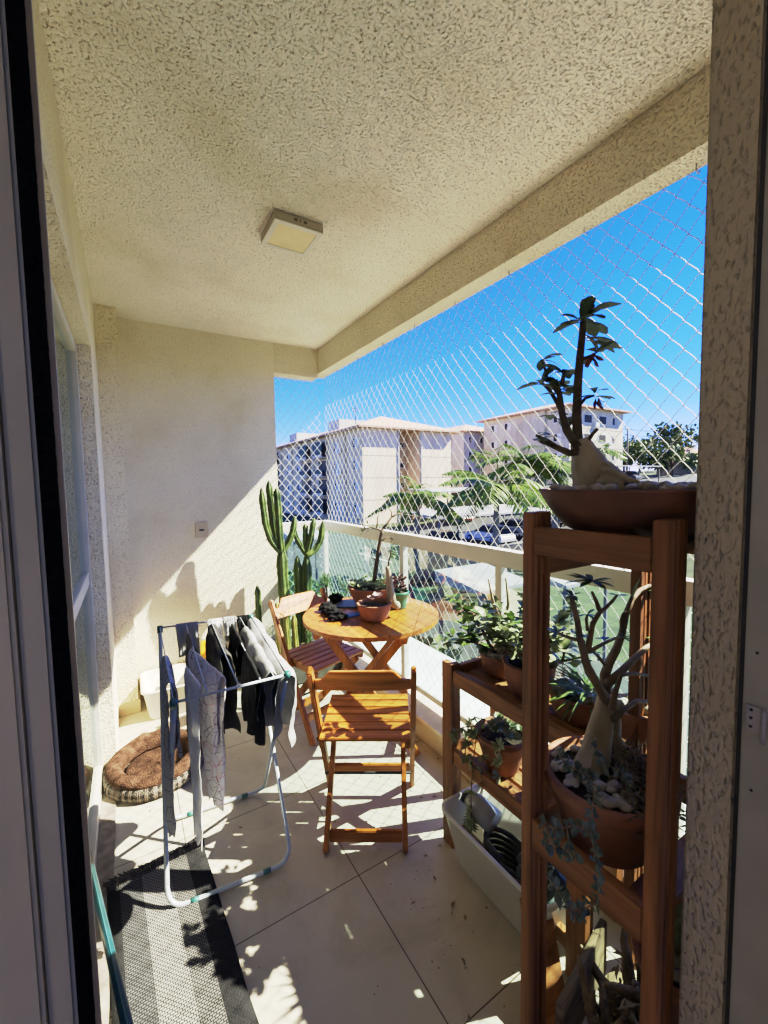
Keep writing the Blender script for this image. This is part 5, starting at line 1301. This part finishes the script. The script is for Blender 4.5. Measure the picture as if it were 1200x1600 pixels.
# hill house and utility poles with wires
hc = polar(1075, 712, 78); t_ = thing('house', 'small house with low tiled roof at the far right, beside the tree', 'house', (hc.x, hc.y, 4)); mb = MB(); mb.box((hc.x-3, hc.y-3, gz(hc.x, hc.y)-1), (hc.x+4, hc.y+4, hc.z)); mb.build('wall', M['concrete'], t_)
mb = MB(); hip(mb, hc.x-3, hc.x+4, hc.y-3, hc.y+4, hc.z+.2, 1.4, .8); mb.build('roof', M['roof'], t_); window(t_, (hc.x-.5, hc.y-3, hc.z-1.4), (1, 0, 0), 1.4, 1.2, (0, -1, 0))
pp = []
for lb, x, y, D in [('grey utility pole nearest the warm white block', 981, 668, 82), ('tall utility pole with crossarms left of the dark tree', 1058, 661, 88), ('utility pole half hidden behind the pillar edge', 1081, 670, 95)]:
    c = polar(x, y, D); t_ = thing('utility_pole', lb, 'utility pole', (c.x, c.y, gz(c.x, c.y)))
    mb = MB(); mb.tube([(c.x, c.y, gz(c.x, c.y)-.5), c], [.24, .15], 8); mb.build('pole', M['concrete'], t_)
    for dz in (.3, 1.4): mb = MB(); mb.box((c.x-1.1, c.y-.06, c.z-dz-.12), (c.x+1.1, c.y+.06, c.z-dz)); mb.build('crossarm', M['dark'], t_)
    pp.append(c)
for i, (dx, dz) in enumerate(((-.9, -.25), (.9, -.25), (-.9, -1.35), (.9, -1.35), (0, -2.6))):
    for a, b in ((0, 1), (1, 2)):
        A, Bb = pp[a]+V((dx, 0, dz)), pp[b]+V((dx, 0, dz)); mb = MB(); mb.tube([A.lerp(Bb, k/12)+V((0, 0, -.9*sin(pi*k/12))) for k in range(13)], .035, 4)
        tag(mb.build('power_line', M['dark']), 'thin power line strung between the far utility poles', 'cable', 'power lines between the far utility poles')
# lower neighbour terrace: white shade canopies and hedge seen through the glass
def canopy(label, x, y, w, d, z, mat='carportroof'):
    t = thing('shade_canopy', label, 'canopy', (x, y, -3.5)); mb = MB(); mb.hexa([(x-w/2, y-d/2, z), (x+w/2, y-d/2, z), (x+w/2, y+d/2, z), (x-w/2, y+d/2, z), (x-w/2, y-d/2, z+.08), (x+w/2, y-d/2, z+.08), (x+w/2, y+d/2, z+.3), (x-w/2, y+d/2, z+.3)]); mb.build('roof', M[mat], t)
    for sx in (-1, 1):
        for sy in (-1, 1): mb = MB(); mb.box((x+sx*(w/2-.1)-.04, y+sy*(d/2-.1)-.04, -3.5), (x+sx*(w/2-.1)+.04, y+sy*(d/2-.1)+.04, z+.03)); mb.build('post', M['concrete'], t)
c = at(735, 915, 2, -1.0); canopy('small white shade canopy below the railing, behind the jade plant', c.x+.4, c.y, 1.7, 1.6, -1.0)
c = at(890, 905, 2, -1.2); canopy('white ribbed shade canopy below, behind the branching desert rose', c.x, c.y, 2.0, 1.2, -1.2)
c = at(490, 845, 2, -1.0); canopy('white flat canopy by the corner of the near railing', c.x, c.y+1, 1.7, 1.4, -1.0)
random.seed(31); mb = MB()
for i in range(2600):
    x = rnd(5.8, 6.6); y = rnd(6, 26); z = -3.4+rnd(0, 1)**1.5*.9; s = rnd(.05, .12); d = rdir(); e = d.orthogonal().normalized()*s; g = d.cross(e)*1
    mb.add([V((x, y, z))-e-g, V((x, y, z))+e-g*.6, V((x, y, z))+e+g, V((x, y, z))-e+g*.6], [(0, 1, 2, 3)])
h_ = thing('hedge', 'low clipped hedge along the pavement below the balcony', 'hedge', (6.2, 16, -3.5)); mb.build('foliage', M['leaf'], h_)

# ================================================================== LIGHT
S = V((.95, -.38, 1.0)).normalized(); EL = math.asin(S.z); AZM = atan2(S.x, S.y)
w = bpy.data.worlds.new('World'); sc.world = w; w.use_nodes = True; nt = w.node_tree
bg = nt.nodes['Background']; sk = nt.nodes.new('ShaderNodeTexSky'); sk.sky_type = 'NISHITA'; sk.sun_disc = False
sk.sun_elevation = EL; sk.sun_rotation = AZM; sk.altitude = 3000; sk.air_density = 1.0; sk.dust_density = .05; sk.ozone_density = 4.0
hsv = nt.nodes.new('ShaderNodeHueSaturation'); hsv.inputs['Saturation'].default_value = 1.3; nt.links.new(sk.outputs[0], hsv.inputs['Color']); nt.links.new(mix(nt, 1.0, hsv.outputs[0], (.42, .34, .76), 'MULTIPLY'), bg.inputs[0]); bg.inputs[1].default_value = .15
ld = bpy.data.lights.new('sun', 'SUN'); ld.energy = 5.0; ld.angle = radians(.5); ld.color = (1, .94, .84)
lo = bpy.data.objects.new('sun', ld); COL.objects.link(lo); lo.rotation_euler = S.to_track_quat('Z', 'Y').to_euler(); lo.location = S*40
sc.view_settings.view_transform = 'Standard'; sc.view_settings.look = 'None'; sc.view_settings.exposure = 0
# tone curve: lifts the shade and rolls off the sunlit parts the way a phone camera does
vs_ = sc.view_settings; vs_.use_curve_mapping = True; cm = vs_.curve_mapping; cc_ = cm.curves[3]
cc_.points[0].location = (0, 0); cc_.points[-1].location = (1, 1)
for p_ in ((.015, .07), (.057, .33), (.11, .585), (.2, .73), (.34, .83), (.6, .92)): cc_.points.new(*p_)
cb_ = cm.curves[2]; cb_.points.new(.10, .089); cb_.points.new(.35, .312); cb_.points.new(.7, .675)
cg_ = cm.curves[1]; cg_.points.new(.12, .121); cg_.points.new(.4, .395); cg_.points.new(.65, .62)
cm.update()
sc.cycles.max_bounces = 10; sc.cycles.diffuse_bounces = 6; sc.cycles.transparent_max_bounces = 16
